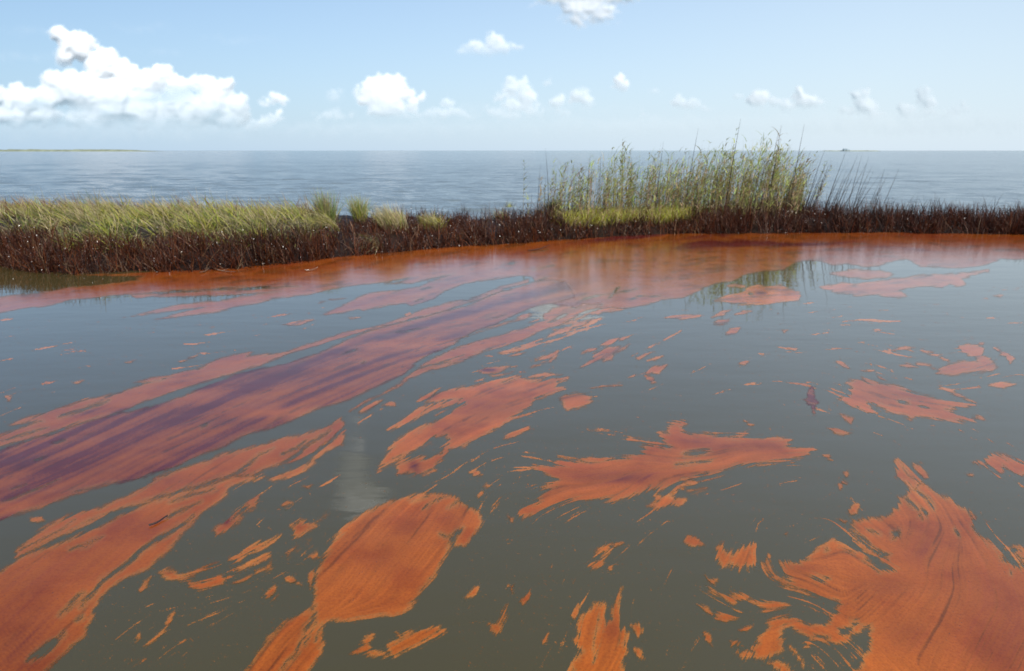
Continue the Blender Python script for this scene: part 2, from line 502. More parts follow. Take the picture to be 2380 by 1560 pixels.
def lic_long():
    st = 2
    fx, fy = FX[::st, ::st], FY[::st, ::st]; h, w = fx.shape
    img = blur(rng.random((h, w)).astype(np.float32), 2)
    j, i = np.meshgrid(np.arange(w, dtype=np.float32), np.arange(h, dtype=np.float32)); ps = PS[::st, ::st]
    acc = img.copy()
    for sgn in (1, -1):
        px, py = j.copy(), i.copy()
        for s in range(75):
            xi = np.clip(px + .5, 0, w - 1).astype(np.int32); yi = np.clip(py + .5, 0, h - 1).astype(np.int32)
            vx, vy = fx[yi, xi], fy[yi, xi]
            if s:
                fl = np.where(vx * lx + vy * ly < 0, -1, 1).astype(np.float32); vx = vx * fl; vy = vy * fl
            lx, ly = vx, vy
            px += vx * ps * 2.0 * sgn; py += vy * ps * 2.0 * sgn
            cx = np.clip(px, 0, w - 1.01); cy_ = np.clip(py, 0, h - 1.01); a = cx.astype(int); b = cy_.astype(int); u = cx - a; v = cy_ - b
            acc += (img[b, a] * (1 - u) + img[b, np.minimum(a + 1, w - 1)] * u) * (1 - v) + (img[np.minimum(b + 1, h - 1), a] * (1 - u) + img[np.minimum(b + 1, h - 1), np.minimum(a + 1, w - 1)] * u) * v
    acc -= acc.mean(); acc /= acc.std()
    big = np.repeat(np.repeat(acc, st, 0), st, 1)[:NY, :NX]
    return blur(big, 3)
LL = lic_long(); LL /= LL.std()
del FX, FY
# a gentle wobble of the outlines
WXo = ((fbm(XX / 34, YY / 20, 90, 3) - .5) * 10 * PS).astype(np.float32)
WYo = ((fbm(XX / 34 + 40, YY / 20, 95, 3) - .5) * 5 * PS).astype(np.float32)

def sd_poly(P, x, y):
    """signed distance, + inside"""
    d2 = np.full(x.shape, 1e12, np.float32); ins = np.zeros(x.shape, bool)
    n = len(P)
    for k in range(n):
        ax, ay = P[k]; bx, by = P[(k + 1) % n]
        ex, ey = bx - ax, by - ay; L = ex * ex + ey * ey + 1e-9
        t = np.clip(((x - ax) * ex + (y - ay) * ey) / L, 0, 1)
        dx = x - ax - t * ex; dy = y - ay - t * ey
        d2 = np.minimum(d2, dx * dx + dy * dy)
        if ay != by:
            c = ((ay > y) != (by > y)) & (x < (bx - ax) * (y - ay) / (by - ay) + ax)
            ins ^= c
    d = np.sqrt(d2)
    return np.where(ins, d, -d)
def sd_line(P, w, x, y):
    d2 = np.full(x.shape, 1e12, np.float32)
    n = len(P) - 1
    for k in range(n):
        ax, ay = P[k]; bx, by = P[k + 1]
        ex, ey = bx - ax, by - ay; L = ex * ex + ey * ey + 1e-9
        t = np.clip(((x - ax) * ex + (y - ay) * ey) / L, 0, 1)
        u = (k + t) / n
        ww = w * np.sqrt(np.clip(4 * u * (1 - u), 0.02, 1))
        dx = x - ax - t * ex; dy = y - ay - t * ey
        d2 = np.minimum(d2, (np.sqrt(dx * dx + dy * dy) - ww))
    return -d2

USED = np.zeros((NY, NX), bool)
slick_n = 0
def slick(name, label, shapes, cuts=(), tone=0.0, comb=6.0, blobs=(), cat='oil slick', group=None, frag=0.0, soft=3.0, coarse=.3, wob=1.0, long=.3):
    """shapes / cuts: outline strings, or (string, width) for a stroke; blobs: (point string, radius x, radius y, tone)"""
    global slick_n
    if isinstance(shapes, (str, tuple)): shapes = [shapes]
    prim = []
    for s in shapes:
        prim.append((parse(s), None) if isinstance(s, str) else (parse(s[0]), s[1]))
    allp = np.concatenate([p for p, _ in prim]); mg = 26 + comb * 1.5
    i0 = max(0, int((allp[:, 1].min() - mg - GY[0]) / SX)); i1 = min(NY, int((allp[:, 1].max() + mg - GY[0]) / SX) + 2)
    j0 = max(0, int((allp[:, 0].min() - mg - GX[0]) / SX)); j1 = min(NX, int((allp[:, 0].max() + mg - GX[0]) / SX) + 2)
    sl = (slice(i0, i1), slice(j0, j1))
    size = (i1 - i0) * (j1 - j0)
    x = XX[sl] + WXo[sl] * wob; y = YY[sl] + WYo[sl] * wob
    ps = PS[sl]
    def ev(p, w):
        st = 2 if size > 60000 else 1
        q = sd_poly(p, x[::st, ::st], y[::st, ::st]) if w is None else sd_line(p, w, x[::st, ::st], y[::st, ::st])
        if st == 2:
            h, w2 = x.shape
            yy = np.minimum(np.arange(h) / 2, q.shape[0] - 1.001); xx = np.minimum(np.arange(w2) / 2, q.shape[1] - 1.001)
            a = yy.astype(int); b = xx.astype(int)
            a1 = np.minimum(a + 1, q.shape[0] - 1); b1 = np.minimum(b + 1, q.shape[1] - 1)
            fy = (yy - a)[:, None]; fx = (xx - b)[None, :]
            q = (q[a][:, b] * (1 - fx) + q[a][:, b1] * fx) * (1 - fy) + (q[a1][:, b] * (1 - fx) + q[a1][:, b1] * fx) * fy
        return q
    f = np.full(x.shape, -1e9, np.float32)
    for p, w in prim: f = np.maximum(f, ev(p, w))
    n_ = comb * .58 * ((0.55 * LM[sl] + 0.60 * LF[sl]) * ps + coarse * .7 * LC[sl] * ps)
    edge = f + n_
    for c in cuts:
        if isinstance(c, str): g = ev(parse(c), None)
        else: g = ev(parse(c[0]), c[1])
        sc_ = c[2] if (not isinstance(c, str) and len(c) > 2) else 1.0
        edge = np.minimum(edge, -g + n_ * .35 * sc_)
    if frag:
        edge = np.minimum(edge, (1.0 - frag) * 14 * ps + LM[sl] * 9 * ps + LC[sl] * 5 * ps)
    edge = np.where(f < -20, -99, edge)
    cover = np.clip(0.55 + edge / (2 * soft * np.clip(ps, .45, 1)) * .23, 0, 1.0)
    # inside, thin streaks of less dense film
    cover = np.clip(cover + np.minimum(0, (LM[sl] * .045 + LF[sl] * .03 - .01)) * (cover < 2), 0, 1)
    tn = np.full(x.shape, tone, np.float32)
    for s, rx, ry, tv in blobs:
        q = parse(s)[0]
        g = np.exp(-(((XX[sl] - q[0]) / rx) ** 2 + ((YY[sl] - q[1]) / ry) ** 2))
        tn = tn + (tv - tn) * g
    streak = np.clip(.52 + LL[sl] * .16 * long + (LC[sl] * .13 + LM[sl] * .13) * (1 - .7 * long) + LF[sl] * .05 - .32 * smoothstep(-LM[sl] - .3 * LC[sl], 1.2, 2.2), 0, 1)
    tn = np.clip(tn + np.minimum(tn, .6) * (LL[sl] * .75 * long + LC[sl] * .36 * (1 - .7 * long) + LM[sl] * .50 * (1 - .75 * long) + LF[sl] * .10), 0, 1)
    # cut under the bank
    gx, gy = ground(XX[sl], YY[sl], 0.0)
    cover = np.where(gy > front(gx) + .35, 0, cover)
    keep = (cover[:-1, :-1] > .06) | (cover[1:, :-1] > .06) | (cover[:-1, 1:] > .06) | (cover[1:, 1:] > .06)
    if not keep.any(): return None
    slick_n += 1
    z = 0.0004 + 0.000008 * slick_n
    h, w2 = x.shape
    ii, jj = np.nonzero(keep)
    a = ii * w2 + jj
    F = np.stack([a, a + w2, a + w2 + 1, a + 1], 1)
    uq, inv = np.unique(F.ravel(), return_inverse=True)
    F = inv.reshape(-1, 4)
    gx, gy = ground(XX[sl], YY[sl], z)
    zz = z + 0 * cover
    V = np.stack([gx, gy, zz], -1).reshape(-1, 3)[uq]
    C = np.stack([cover, tn, streak], -1).reshape(-1, 3)[uq]
    o = mesh_np(name, V, F, M_OIL, True, C)
    tag(o, label, cat, group)
    return o

G_FLECK = 'small flecks of oil adrift on the water'
# -- the big sheets and streams
slick('oil_sheet', 'broad rust red oil sheet lying against the whole length of the bank',
 ['A -900,620 -300,560 0,500 180,480 350,455 500,430 700,415 800,400 870,395 980,385 940,374 1000,356 860,352 700,352 520,345 700,338 850,336 1000,322 1080,315 1300,290 1600,280 2000,200 2368,150 B 600,60 1200,30 1900,-20 C 0,-60 1200,-60 2364,-60 3300,-60 '
  '3300,235 2700,245 2364,240 2200,235 2180,250 2050,290 1900,300 1650,290 1560,240 1500,240 1350,280 1250,290 1150,270 1040,280 960,250 850,250 760,270 700,310 560,320 450,340 330,390 230,400 100,460 60,480 0,505 '
  'H 2230,590 2150,620 2050,650 1880,680 1830,690 1560,705 1470,690 1400,700 1230,700 1050,668 980,650 900,625 820,560 B 1350,395 1320,358 1230,350 1100,370 850,405 720,455 640,510 560,545 480,560 450,540 330,555 260,575 150,590 130,580 0,610 '
  'A 2240,622 2368,565 B 120,500 200,470 100,480 0,512 -150,530 A 2205,545 2368,490 B 120,450 60,425 0,432 A 2250,455 2150,480 2000,500 1900,510 1800,540 1650,570 1500,605 1400,615 1200,640 1060,660 1140,640 1300,600 1420,568 1250,590 1050,615 850,645 950,620 1060,590 1200,560 1350,540 1500,525 1650,500 1800,480 1960,455 '
  '1800,470 1500,490 1300,492 1100,497 940,508 900,480 780,490 620,510 480,520 330,560 270,570 220,565 130,580 0,605 -300,650 -900,700'],
 cuts=[('A 880,486 1100,470 1500,450 1800,440 2090,425', 2.2), ('A 1480,445 1560,437 1700,428', 2.0),
       'B -160,500 0,430 100,417 300,395 480,362 400,395 300,410 500,403 620,372 790,335 700,368 600,397 540,430 400,452 300,462 200,472 120,500 0,512 -100,520',
       ('B 1325,402 1380,380 1430,366', 2.6), ('B 550,450 590,440 640,430', 1.4), ('B 500,530 545,520 580,512', 1.8),
       ('H 1240,552 1300,533 1350,513', 1.6), ('H 1200,640 1300,590 1400,560 1500,535', 2.6), ('H 1500,535 1620,520 1800,490 1940,468', 1.6),
       ('H 1580,590 1610,560 1640,520 1720,430', 3.2), ('H 1860,590 1930,560 2030,538', 1.5), ('H 2090,562 2150,552 2225,540', 1.5),
       ('H 1480,690 1510,650 1520,630', 1.6), ('B 1155,272 1200,268', 1.2), ('B 1330,315 1400,298 1480,280', 1.0), ('B 1310,195 1380,180 1440,165', 1.2),
       ('C 450,478 480,476', 2.0)],
 tone=.24, comb=1.3, coarse=.4, long=1.0,
 blobs=[('C 230,110', 190, 20, 1.0), ('C 600,60', 120, 9, .6), ('B 2150,110', 90, 12, .7), ('B 1100,480', 190, 45, .72), ('B 700,640', 220, 50, .5), ('H 800,560', 90, 22, .8), ('C 1200,180', 300, 16, .35)])
slick('oil_stream', 'widest oil stream, streaked purple, sweeping from the left edge up to the bank',
 'D -900,120 0,36 A 200,1490 380,1440 600,1370 830,1310 1050,1262 1270,1190 1500,1092 1600,1050 1800,1000 2000,960 2200,890 2368,815 B 150,750 300,710 500,650 740,592 930,540 1090,470 1230,432 1320,400 '
 '1450,380 1560,400 1620,500 1480,540 1400,548 1300,575 1180,632 1050,690 880,752 780,830 640,880 540,935 420,1040 280,1100 120,1180 0,1230 '
 'A 2200,1270 2050,1340 1900,1400 1750,1440 1680,1465 1560,1530 D 1400,50 1280,110 1180,150 1080,180 980,215 850,240 700,280 580,320 480,345 430,375 340,405 240,440 120,470 0,510 -900,760',
 cuts=[('B 380,750 450,735 600,710', 1.8), ('B 130,960 150,955 165,952', 2.2), ('B 0,890 60,875 120,860', 1.8), ('D 240,100 290,85 330,70', 1.5),
       ('D 0,380 180,330 300,280 420,230', 1.6), ('D 80,300 130,285 190,265', 1.6), ('D 500,320 600,300 820,245', 1.8), ('A 1400,1400 1440,1380', 1.4), ('A 350,1510 450,1490', 1.6),
       ('B 1000,650 1080,640 1150,620', 1.5)],
 tone=.74, comb=1.6, coarse=.5, long=1.0,
 blobs=[('A 1100,1180', 150, 18, .2), ('D 300,120', 170, 30, 1.0), ('A 1500,1350', 150, 22, 1.0), ('A 2100,1050', 160, 22, .95), ('D 300,420', 220, 18, .25), ('D 1300,80', 140, 12, .65), ('B 1350,420', 80, 40, .7), ('A 2000,1300', 170, 14, .2), ('B 500,830', 160, 12, .15)])
slick('oil_stream', 'narrow pink oil stream with a forked tip just above the widest purple one',
 ['A -900,1700 -300,1570 0,1453 180,1400 300,1352 150,1378 55,1390 130,1348 350,1290 560,1225 640,1205 830,1160 1000,1100 1140,1068 1050,1088 930,1100 1050,1062 1180,1045 1250,1020 1400,985 1500,930 1600,905 1755,875 1700,912 1900,890 2000,880 2100,840 2230,800 2368,755 '
  'B 150,720 300,690 430,640 560,590 700,545 860,515 1000,470 1100,430 1220,400 1300,375 1290,400 1150,440 1020,490 930,530 740,585 540,640 300,702 100,757 0,782 A 2200,832 2100,862 1980,895 1900,925 1800,970 1700,1000 1600,1030 1500,1060 1400,1095 1270,1135 1100,1195 1000,1225 870,1280 780,1310 600,1360 400,1420 200,1480 0,1535 -900,1800'],
 cuts=[('A 400,1335 560,1285 760,1215', 3.0), ('A 560,1400 700,1350 900,1290', 1.5), ('A 0,1500 150,1460 330,1400', 2.2)],
 tone=.30, comb=1.6, coarse=.45, long=1.0, blobs=[('A 1300,1080', 120, 9, .62), ('A 700,1290', 120, 12, .6)])
slick('oil_stream', 'short pink oil stream curling out from under the bright cloud reflection',
 ['H 0,1100 130,1060 300,1020 430,970 550,950 620,920 760,860 830,840 810,800 830,760 930,700 1050,665 1200,690 1300,640 1400,650 1490,640 1440,682 1330,720 1230,780 1140,820 1080,850 1000,890 850,940 730,980 700,1000 560,1080 440,1110 330,1160 180,1190 0,1250 '
  'B 800,960 700,990 560,1030 470,1060 400,1120 300,1160 150,1230 60,1290 260,1180 400,1105 440,1065 520,1000 600,950 650,920 800,850'],
 cuts=[('H 860,860 960,830 1050,790 1090,765', 2.4), ('B 480,1010 600,975 760,950', 1.0), ('B 560,990 700,950 850,900', 1.0)], tone=.25, comb=2.2)
slick('oil_ribbon', 'thin islet ribbon of pink oil in the blue gap beside the curling stream', ['H 555,912 650,862 770,815 766,842 650,880 570,914'], tone=.2, comb=1.5, soft=2.0)
slick('oil_ribbon', 'long thin pink oil ribbon hugging the lower edge of the purple stream', ['H 0,978 150,940 330,880 480,830 560,775 620,760 720,745 600,820 450,860 300,900 120,952 0,1012 B 700,820 800,790 925,750'], tone=.2, comb=2.5)
slick('oil_stream', 'frayed pale oil tatters between the curling stream and open water',
 ['H 860,1012 930,940 1050,880 1180,840 1290,780 1420,730 1500,705 1640,700 1780,705 1640,735 1500,765 1420,795 1350,835 1300,880 1260,900 1180,912 1100,960 1000,1000 930,1020'], tone=.12, comb=6, frag=.2)
slick('oil_stream', 'bold orange oil stream filling the bottom left corner of the water',
 ['D -900,1350 0,870 80,820 150,770 270,725 430,665 560,600 700,560 850,480 980,420 1080,372 1200,337 1330,305 1480,262 1640,205 1760,200 1760,222 1660,255 1590,290 1570,330 1480,400 1400,450 1370,490 1320,540 1290,570 1250,630 1210,680 1150,735 1080,790 1020,860 950,880 870,915 800,955 740,1010 705,1040 690,1095 650,1130 640,1180 610,1240 580,1320 530,1360 480,1400 420,1450 370,1500 320,1560 200,1750 0,2100 -900,2400'],
 cuts=[('D 410,1180 480,1120 540,1040 595,1008', 3.2), ('D 540,1125 640,1030 720,930 860,830 960,740 1080,650 1220,580 1350,480', 5.5, 2.6), ('D 530,1212 550,1195 568,1180', 1.4),
       ('D 190,1490 300,1410 400,1340', 9.0, 3.0), ('D 480,720 600,690 720,620', 2.0, 1.5), ('D 1150,500 1300,430 1400,380', 2.5, 1.6), ('D 1180,390 1350,330 1500,300', 2.0, 1.6), ('D 400,1330 450,1292', 1.4)],
 tone=.10, comb=2.6, coarse=.4, long=1.0, blobs=[('D 100,1400', 110, 110, .75), ('D 600,800', 130, 50, .35), ('D 900,560', 130, 40, .35), ('D 100,1000', 90, 60, .5)])
slick('oil_stream', 'streaky ribboned oil stream between the purple one and the corner one',
 ['D 100,725 150,682 250,600 400,510 520,470 700,430 800,380 900,340 1000,290 1080,220 1180,190 1300,150 1450,100 1560,50 1750,10 1900,-40 2100,-80 2300,-150 2368,-200 2385,-150 2360,-100 2250,-20 2180,40 2080,90 1960,115 1850,145 1760,195 1600,222 1480,255 1350,292 1200,322 1050,377 950,402 860,417 760,452 740,482 620,527 480,592 350,642 270,692 180,742 110,772'],
 cuts=[('D 1000,385 1230,320 1450,255 1640,190 1720,130 1800,60 1900,10', 3.6, 1.5), ('D 1850,152 1980,110 2060,60 2110,10 2170,-30 2300,-110', 5.0, 2.2), ('D 130,720 250,660 420,580 520,510', 2.5, 1.5), ('D 560,540 660,500 760,460', 1.5), ('D 1950,60 2050,20 2120,-40', 2.0)],
 tone=.22, comb=4.0, coarse=.5, long=1.0, blobs=[('D 1150,230', 70, 18, .5)])
slick('oil_wedge', 'solid orange wedge of oil left of the pale misty reflection',
 'D 1757,237 1850,214 1960,190 2060,150 2150,100 2200,30 2260,-20 2320,-60 2370,-110 2395,-110 2385,-60 2368,-15 2310,10 2240,50 2190,92 2150,140 2110,170 2010,215 1900,232', cuts=[('D 2100,170 2180,60 2300,-40', 1.2, 1.5)], tone=.0, comb=4)
# -- the large patches in the middle
slick('oil_patch', 'fish shaped orange oil patch with ragged fins in the middle of the water',
 ['B 515,1215 560,1190 700,1150 870,1130 1000,1100 1130,1075 1240,1050 1290,1072 1400,1077 1500,1060 1580,1045 1560,1070 1500,1090 1480,1130 1540,1132 1400,1190 1340,1210 1300,1270 1200,1330 1130,1370 1100,1400 1000,1450 900,1500 850,1540 750,1558 735,1500 738,1455 640,1465 560,1530 480,1565 E 400,66 340,106 270,146 255,170 300,66 370,-24 B 480,1435 600,1380 700,1330 750,1290 660,1330 760,1265 850,1235 700,1260 560,1310 460,1370 330,1412 440,1330 540,1280 640,1240 840,1200 680,1215 600,1225',
  'E 742,-30 745,30 720,62 680,110 640,160 560,190 480,205 400,212 385,190 380,130 420,100 500,88 600,80 690,50', 'B 1300,1055 1400,1030 1500,1030 1580,1045 1500,1052 1400,1050'],
 cuts=[('B 1280,1068 1330,1060 1400,1055', 1.5)], tone=.06, comb=7.5, blobs=[('E 510,150', 14, 16, 1.0), ('B 1000,1260', 90, 26, .4), ('B 750,1450', 40, 20, .2)])
slick('oil_patch', 'spiky orange oil patch like a running animal with two dark slots right of centre',
 ['S 1198,1188 1240,1165 1265,1135 1292,1117 1262,1098 1236,1077 1275,1085 1330,1079 1310,1075 1293,1071 1350,1070 1430,1069 1480,1058 1500,1040 1462,1022 1520,1031 1558,1036 1530,1006 1557,1010 1550,985 1590,973 1600,985 1580,1006 1640,1010 1700,1016 1780,1019 1835,1020 1825,1035 1840,1040 1890,1046 1860,1062 1820,1070 1760,1080 1700,1086 1660,1105 1620,1110 1580,1128 1530,1138 1480,1146 1430,1160 1380,1165 1330,1162 1290,1170 1240,1180 1210,1195',
  'S 1700,1020 1740,1000 1725,1018', 'S 1200,1192 1300,1150 1310,1165 1260,1185 1225,1202'],
 cuts=['S 1585,1053 1600,1046 1630,1043 1652,1045 1640,1052 1615,1058 1592,1058', ('S 1568,1079 1600,1074 1650,1072', 3.2, 1.6),],
 tone=.12, comb=10, coarse=.4, blobs=[('S 1450,1110', 120, 16, .5), ('S 1720,1040', 90, 12, .5), ('S 1620,1025', 50, 10, .4)])
slick('oil_patch', 'smooth leaf shaped orange oil patch trailing a long tail to the bottom edge',
 ['S 960,1152 1010,1150 1060,1154 1085,1175 1112,1196 1118,1211 1105,1237 1080,1268 1060,1268 1062,1250 1040,1282 1030,1302 1012,1335 985,1370 962,1402 935,1428 915,1437 900,1432 880,1432 850,1439 800,1443 775,1440 757,1447 750,1462 754,1490 745,1512 737,1530 715,1562 680,1640 530,1720 500,1680 562,1600 567,1560 600,1510 630,1476 660,1446 700,1429 728,1416 733,1386 730,1350 737,1325 750,1300 770,1268 785,1245 800,1225 825,1205 860,1185 900,1165 930,1155'],
 cuts=[('S 1040,1182 1058,1170 1078,1154', 1.6, 1.5), ('S 985,1182 1000,1168 1020,1158 1045,1153', 1.8, 2.0), ('S 955,1168 975,1158 1000,1152', 2.6, 1.4), ('S 1018,1240 1040,1248 1062,1240', 1.4),
       ('S 735,1425 725,1445 712,1460 700,1490 690,1515 665,1545 640,1570', 3.0, 1.8), ('S 748,1450 740,1470 737,1490', 1.6, 1.5), ('S 735,1448 720,1470 708,1500', 1.4, 1.5), 'S 1062,1232 1080,1225 1055,1262 1040,1275 1050,1250'],
 tone=.05, comb=5.0, coarse=.35, blobs=[('S 880,1290', 70, 40, .25), ('S 950,1230', 34, 26, .30), ('S 1040,1200', 30, 40, .2)])
slick('oil_patch', 'huge orange oil patch with a curled arm filling the bottom right corner',
 ['F 1650,262 1700,280 1760,330 1850,370 1920,420 2020,490 2010,560 2060,620 2150,690 2230,780 2300,830 2364,850 3000,1100 3600,1500 3800,2400 900,2400 1180,1560 1230,1530 1260,1450 1290,1400 1310,1250 1240,1262 1150,1350 1050,1365 950,1352 890,1350 870,1400 850,1380 880,1330 800,1290 760,1240 700,1250 670,1290 690,1340 680,1420 650,1450 600,1470 500,1460 380,1450 385,1430 450,1430 520,1440 480,1400 550,1370 530,1330 570,1290 600,1240 590,1210 650,1185 720,1180 790,1200 830,1240 900,1250 980,1240 1040,1190 1070,1120 1080,1080 1000,1060 900,1030 780,1000 700,980 600,900 540,850 550,790 570,760 610,745 600,780 620,870 680,910 740,930 690,870 660,800 680,790 780,810 870,780 940,720 1000,680 1050,640 1080,680 1180,740 1240,740 1260,760 1310,830 1370,880 1480,860 1440,820 1380,790 1440,750 1320,700 1230,640 1180,570 1150,510 1220,515 1350,500 1480,440 1500,400 1490,350 1540,345 1570,305 1620,272'],
 cuts=['F 1440,602 1497,594 1485,615 1463,640 1455,620', ('F 985,715 1000,714 1015,713', 3.5), ('F 1545,345 1570,390 1640,440 1692,470 1640,480 1680,505', 3.2, 1.5), ('F 1640,320 1700,370 1750,440', 2.0, 1.4), ('F 1600,300 1660,340 1620,290', 2.0),
       ('F 1090,1300 1140,1270 1200,1235', 8.0, 3.0), ('F 890,1322 950,1326 1010,1328', 3.5, 2.0), ('F 1280,580 1330,595 1370,620', 3.0, 2.0), ('F 1885,575 1905,600 1915,620', 2.2, 1.5), ('F 1310,800 1340,830', 5.0, 2.5),
       ('F 700,968 740,975', 2.2), ('F 1180,580 1300,700 1430,790', 5.0, 3.0), ('F 900,905 960,925 1010,915', 2.6, 2.2), ('F 2270,860 2280,890', 1.6)],
 tone=.03, comb=6.5, coarse=.25, blobs=[('F 830,850', 50, 12, .35), ('F 1700,700', 70, 60, .35), ('F 2150,1000', 130, 110, .22), ('F 2300,1350', 130, 110, .30), ('F 1420,960', 70, 24, .35), ('F 1560,1290', 60, 40, .3), ('F 1900,900', 60, 60, .2)])
slick('oil_patch', 'small split kite shaped oil patch at the head of the huge corner one',
 ['F 1465,100 1490,90 1540,110 1600,180 1640,240 1612,290 1590,290 1540,240 1475,210 1480,170', 'F 1590,120 1650,120 1700,190 1690,220 1662,255 1640,200 1600,150'], cuts=[('F 1500,110 1570,190 1640,270', 1.6, 1.4), ('F 1590,215 1610,240', 1.6)], tone=.05, comb=5)
slick('oil_patch', 'long slanting pink oil patch with feathery left end, upper right water',
 'C 1130,1092 1240,1065 1340,1090 1500,1120 1620,1160 1760,1210 1900,1225 2010,1250 1900,1270 1820,1275 1900,1320 2080,1325 2092,1350 2000,1366 1880,1360 1750,1340 1620,1330 1592,1347 1530,1322 1400,1270 1280,1230 1320,1280 1270,1300 1220,1250 1180,1262 1100,1215 1160,1180 1180,1130',
 cuts=[('C 1498,1220 1530,1225 1562,1230', 2.2, 1.5), ('C 1640,1258 1665,1263 1695,1270', 3.0, 1.5)], tone=.12, comb=8, blobs=[('C 1500,1180', 90, 12, .35)])
slick('oil_patch', 'pink oil patch bent like a letter Z near the right edge', ['C 1920,840 1980,825 2030,832 2075,850 2080,900 2130,930 2190,975 2150,1010 2000,1020 1880,1040 1760,1030 1780,1000 1850,960 1950,942 2060,952 2000,910 1950,890', ('C 1650,860 1700,885 1750,900 1850,948', 2.2), ('C 2050,822 2085,818', 3.0), ('C 1620,965 1690,970 1760,1000', 2.2)], tone=.15, comb=5)
slick('oil_patch', 'flower shaped tan oil patch with a dark hole under the reed reflection', ['C 225,522 300,490 420,465 460,430 530,415 600,425 680,415 740,440 800,455 820,480 800,520 700,530 620,545 500,552 350,556 290,532', ('C 310,422 360,415 430,425', 3.0)], cuts=[('C 452,478 470,477 492,478', 3.6)], tone=.0, comb=3, blobs=[('C 540,470', 14, 5, .6)])
slick('oil_patch', 'pale pink oil patch stretched across sky reflection right of the reeds', 'C 955,430 1100,405 1200,410 1300,400 1450,375 1540,370 1650,345 1800,335 1950,330 2120,308 2130,325 1990,357 1930,370 1960,410 1900,427 1850,402 1800,442 1720,422 1600,432 1500,450 1560,500 1430,507 1350,482 1200,492 1050,472', tone=.12, comb=4)
slick('oil_patch', 'thin pale pink oil lens just above the stretched pale patch', 'C 1015,340 1150,312 1350,316 1480,340 1400,366 1250,372 1100,357', tone=.1, comb=3)
slick('oil_patch', 'round shell shaped oil patch right of the fish shaped one', 'B 1498,1202 1560,1170 1640,1164 1700,1175 1738,1210 1720,1240 1650,1266 1570,1282 1542,1252 1525,1232', cuts=[('B 1530,1265 1540,1240 1520,1222', 1.8)], tone=.1, comb=4)
slick('oil_patch', 'eye shaped oil patch with a red centre above the fish shaped one', ['B 955,1012 1000,990 1060,984 1172,978 1105,1015 1020,1036 980,1031', ('B 960,1020 1050,1045 1160,1035 1200,1010', 1.0)], tone=.1, comb=2.5, blobs=[('B 1030,1008', 22, 5, .9)])
slick('oil_patch', 'arrow shaped pink oil patch pointing down left below the cloud reflection', ['B 1615,1012 1660,970 1740,925 1742,892 1850,850 1940,840 2002,824 1962,862 1890,900 1872,935 1800,942 1720,965 1660,996', ('B 1660,890 1700,866 1770,862', 2.6)], tone=.12, comb=4, soft=2.5)
slick('oil_patch', 'frayed pink oil patch left of the arrow shaped one', 'B 1315,988 1350,940 1420,905 1500,868 1490,920 1450,962 1438,940 1380,962', tone=.08, comb=5, frag=.2)
slick('oil_patch', 'tooth shaped orange oil patch with two prongs rising from the bottom edge',
 'E 1560,1800 1590,1560 1650,1450 1670,1410 1602,1350 1650,1310 1640,1250 1672,1180 1720,1140 1770,1090 1820,1083 1832,1120 1802,1180 1830,1240 1880,1200 1872,1150 1890,1080 1920,1020 1938,985 1926,1060 1942,1150 1936,1230 1972,1300 1962,1380 1992,1430 1952,1500 1950,1800',
 cuts=[('E 1800,1190 1770,1300 1745,1400 1760,1500', 5.0, 2.6), ('E 1610,1540 1615,1500 1650,1440', 1.6)], tone=.0, comb=7, blobs=[('E 1880,1260', 20, 30, .35)])
slick('oil_patch', 'small orange oil leaf at the bottom edge right of the long tail', 'E 310,1372 370,1350 470,1290 560,1265 620,1245 700,1250 712,1275 660,1310 590,1350 540,1385 430,1420 370,1462 330,1440', cuts=[], tone=0, comb=7)
slick('oil_patch', 'thin forked oil scrap touching the small leaf at the bottom edge', ['E 45,1432 120,1390 170,1320 210,1298 196,1370 202,1418 300,1430 345,1440 300,1462 200,1452 130,1442', ('E 380,1290 400,1320 430,1330', 1.8)], tone=0, comb=5)
slick('oil_patch', 'four pointed orange oil patch left of the curled arm', 'F 230,700 270,670 290,720 340,750 400,712 492,688 480,740 498,800 440,840 390,862 350,802 300,842 260,822 238,760', tone=.02, comb=10)
slick('oil_patch', 'wispy pink oil patch cut by the right edge of the view', 'F 2020,112 2100,98 2140,48 2200,55 2280,80 2364,120 2560,170 2520,220 2364,188 2300,190 2230,140 2190,212 2140,150 2070,122', tone=.1, comb=8)
slick('oil_patch', 'curled orange oil loops beside the right edge above the huge patch', [('F 2230,712 2300,700 2370,722 2450,760', 4.0), 'F 2285,740 2330,720 2420,735 2470,790 2364,830 2310,775'], cuts=[('F 2320,760 2380,790', 1.6)], tone=.02, comb=6)
slick('oil_patch', 'small swirl of orange oil at the lower right foot of the spiky patch', ['F -20,212 30,210 95,258 82,276 0,272 -30,240', ('F 0,302 80,312 155,288', 2.0)], cuts=[('F 0,262 40,270 60,262', 1.5)], tone=0, comb=4)
slick('oil_patch', 'bird shaped orange scrap just below the spiky patch', 'S 1505,1176 1530,1165 1520,1150 1560,1155 1593,1160 1585,1172 1550,1176', tone=0, comb=5)
slick('oil_patch', 'orange oil diamond with trailing threads in the left dark water', 'D 1475,592 1500,560 1570,540 1620,490 1700,440 1740,380 1782,358 1772,420 1720,460 1660,530 1600,580 1520,607', tone=.25, comb=7, blobs=[('D 1600,530', 22, 10, .5)])
slick('oil_patch', 'hook shaped orange oil patch at the left of the dark water', ['D 1103,872 1150,845 1200,850 1240,890 1300,897 1372,873 1350,910 1270,932 1190,926 1130,902', ('D 1300,892 1400,850 1510,795', 2.2)], tone=0, comb=4)
slick('oil_patch', 'flat orange oil dash right under the hook shaped one', 'D 1310,952 1400,950 1530,908 1547,960 1470,975 1400,996 1350,982', tone=.02, comb=7)
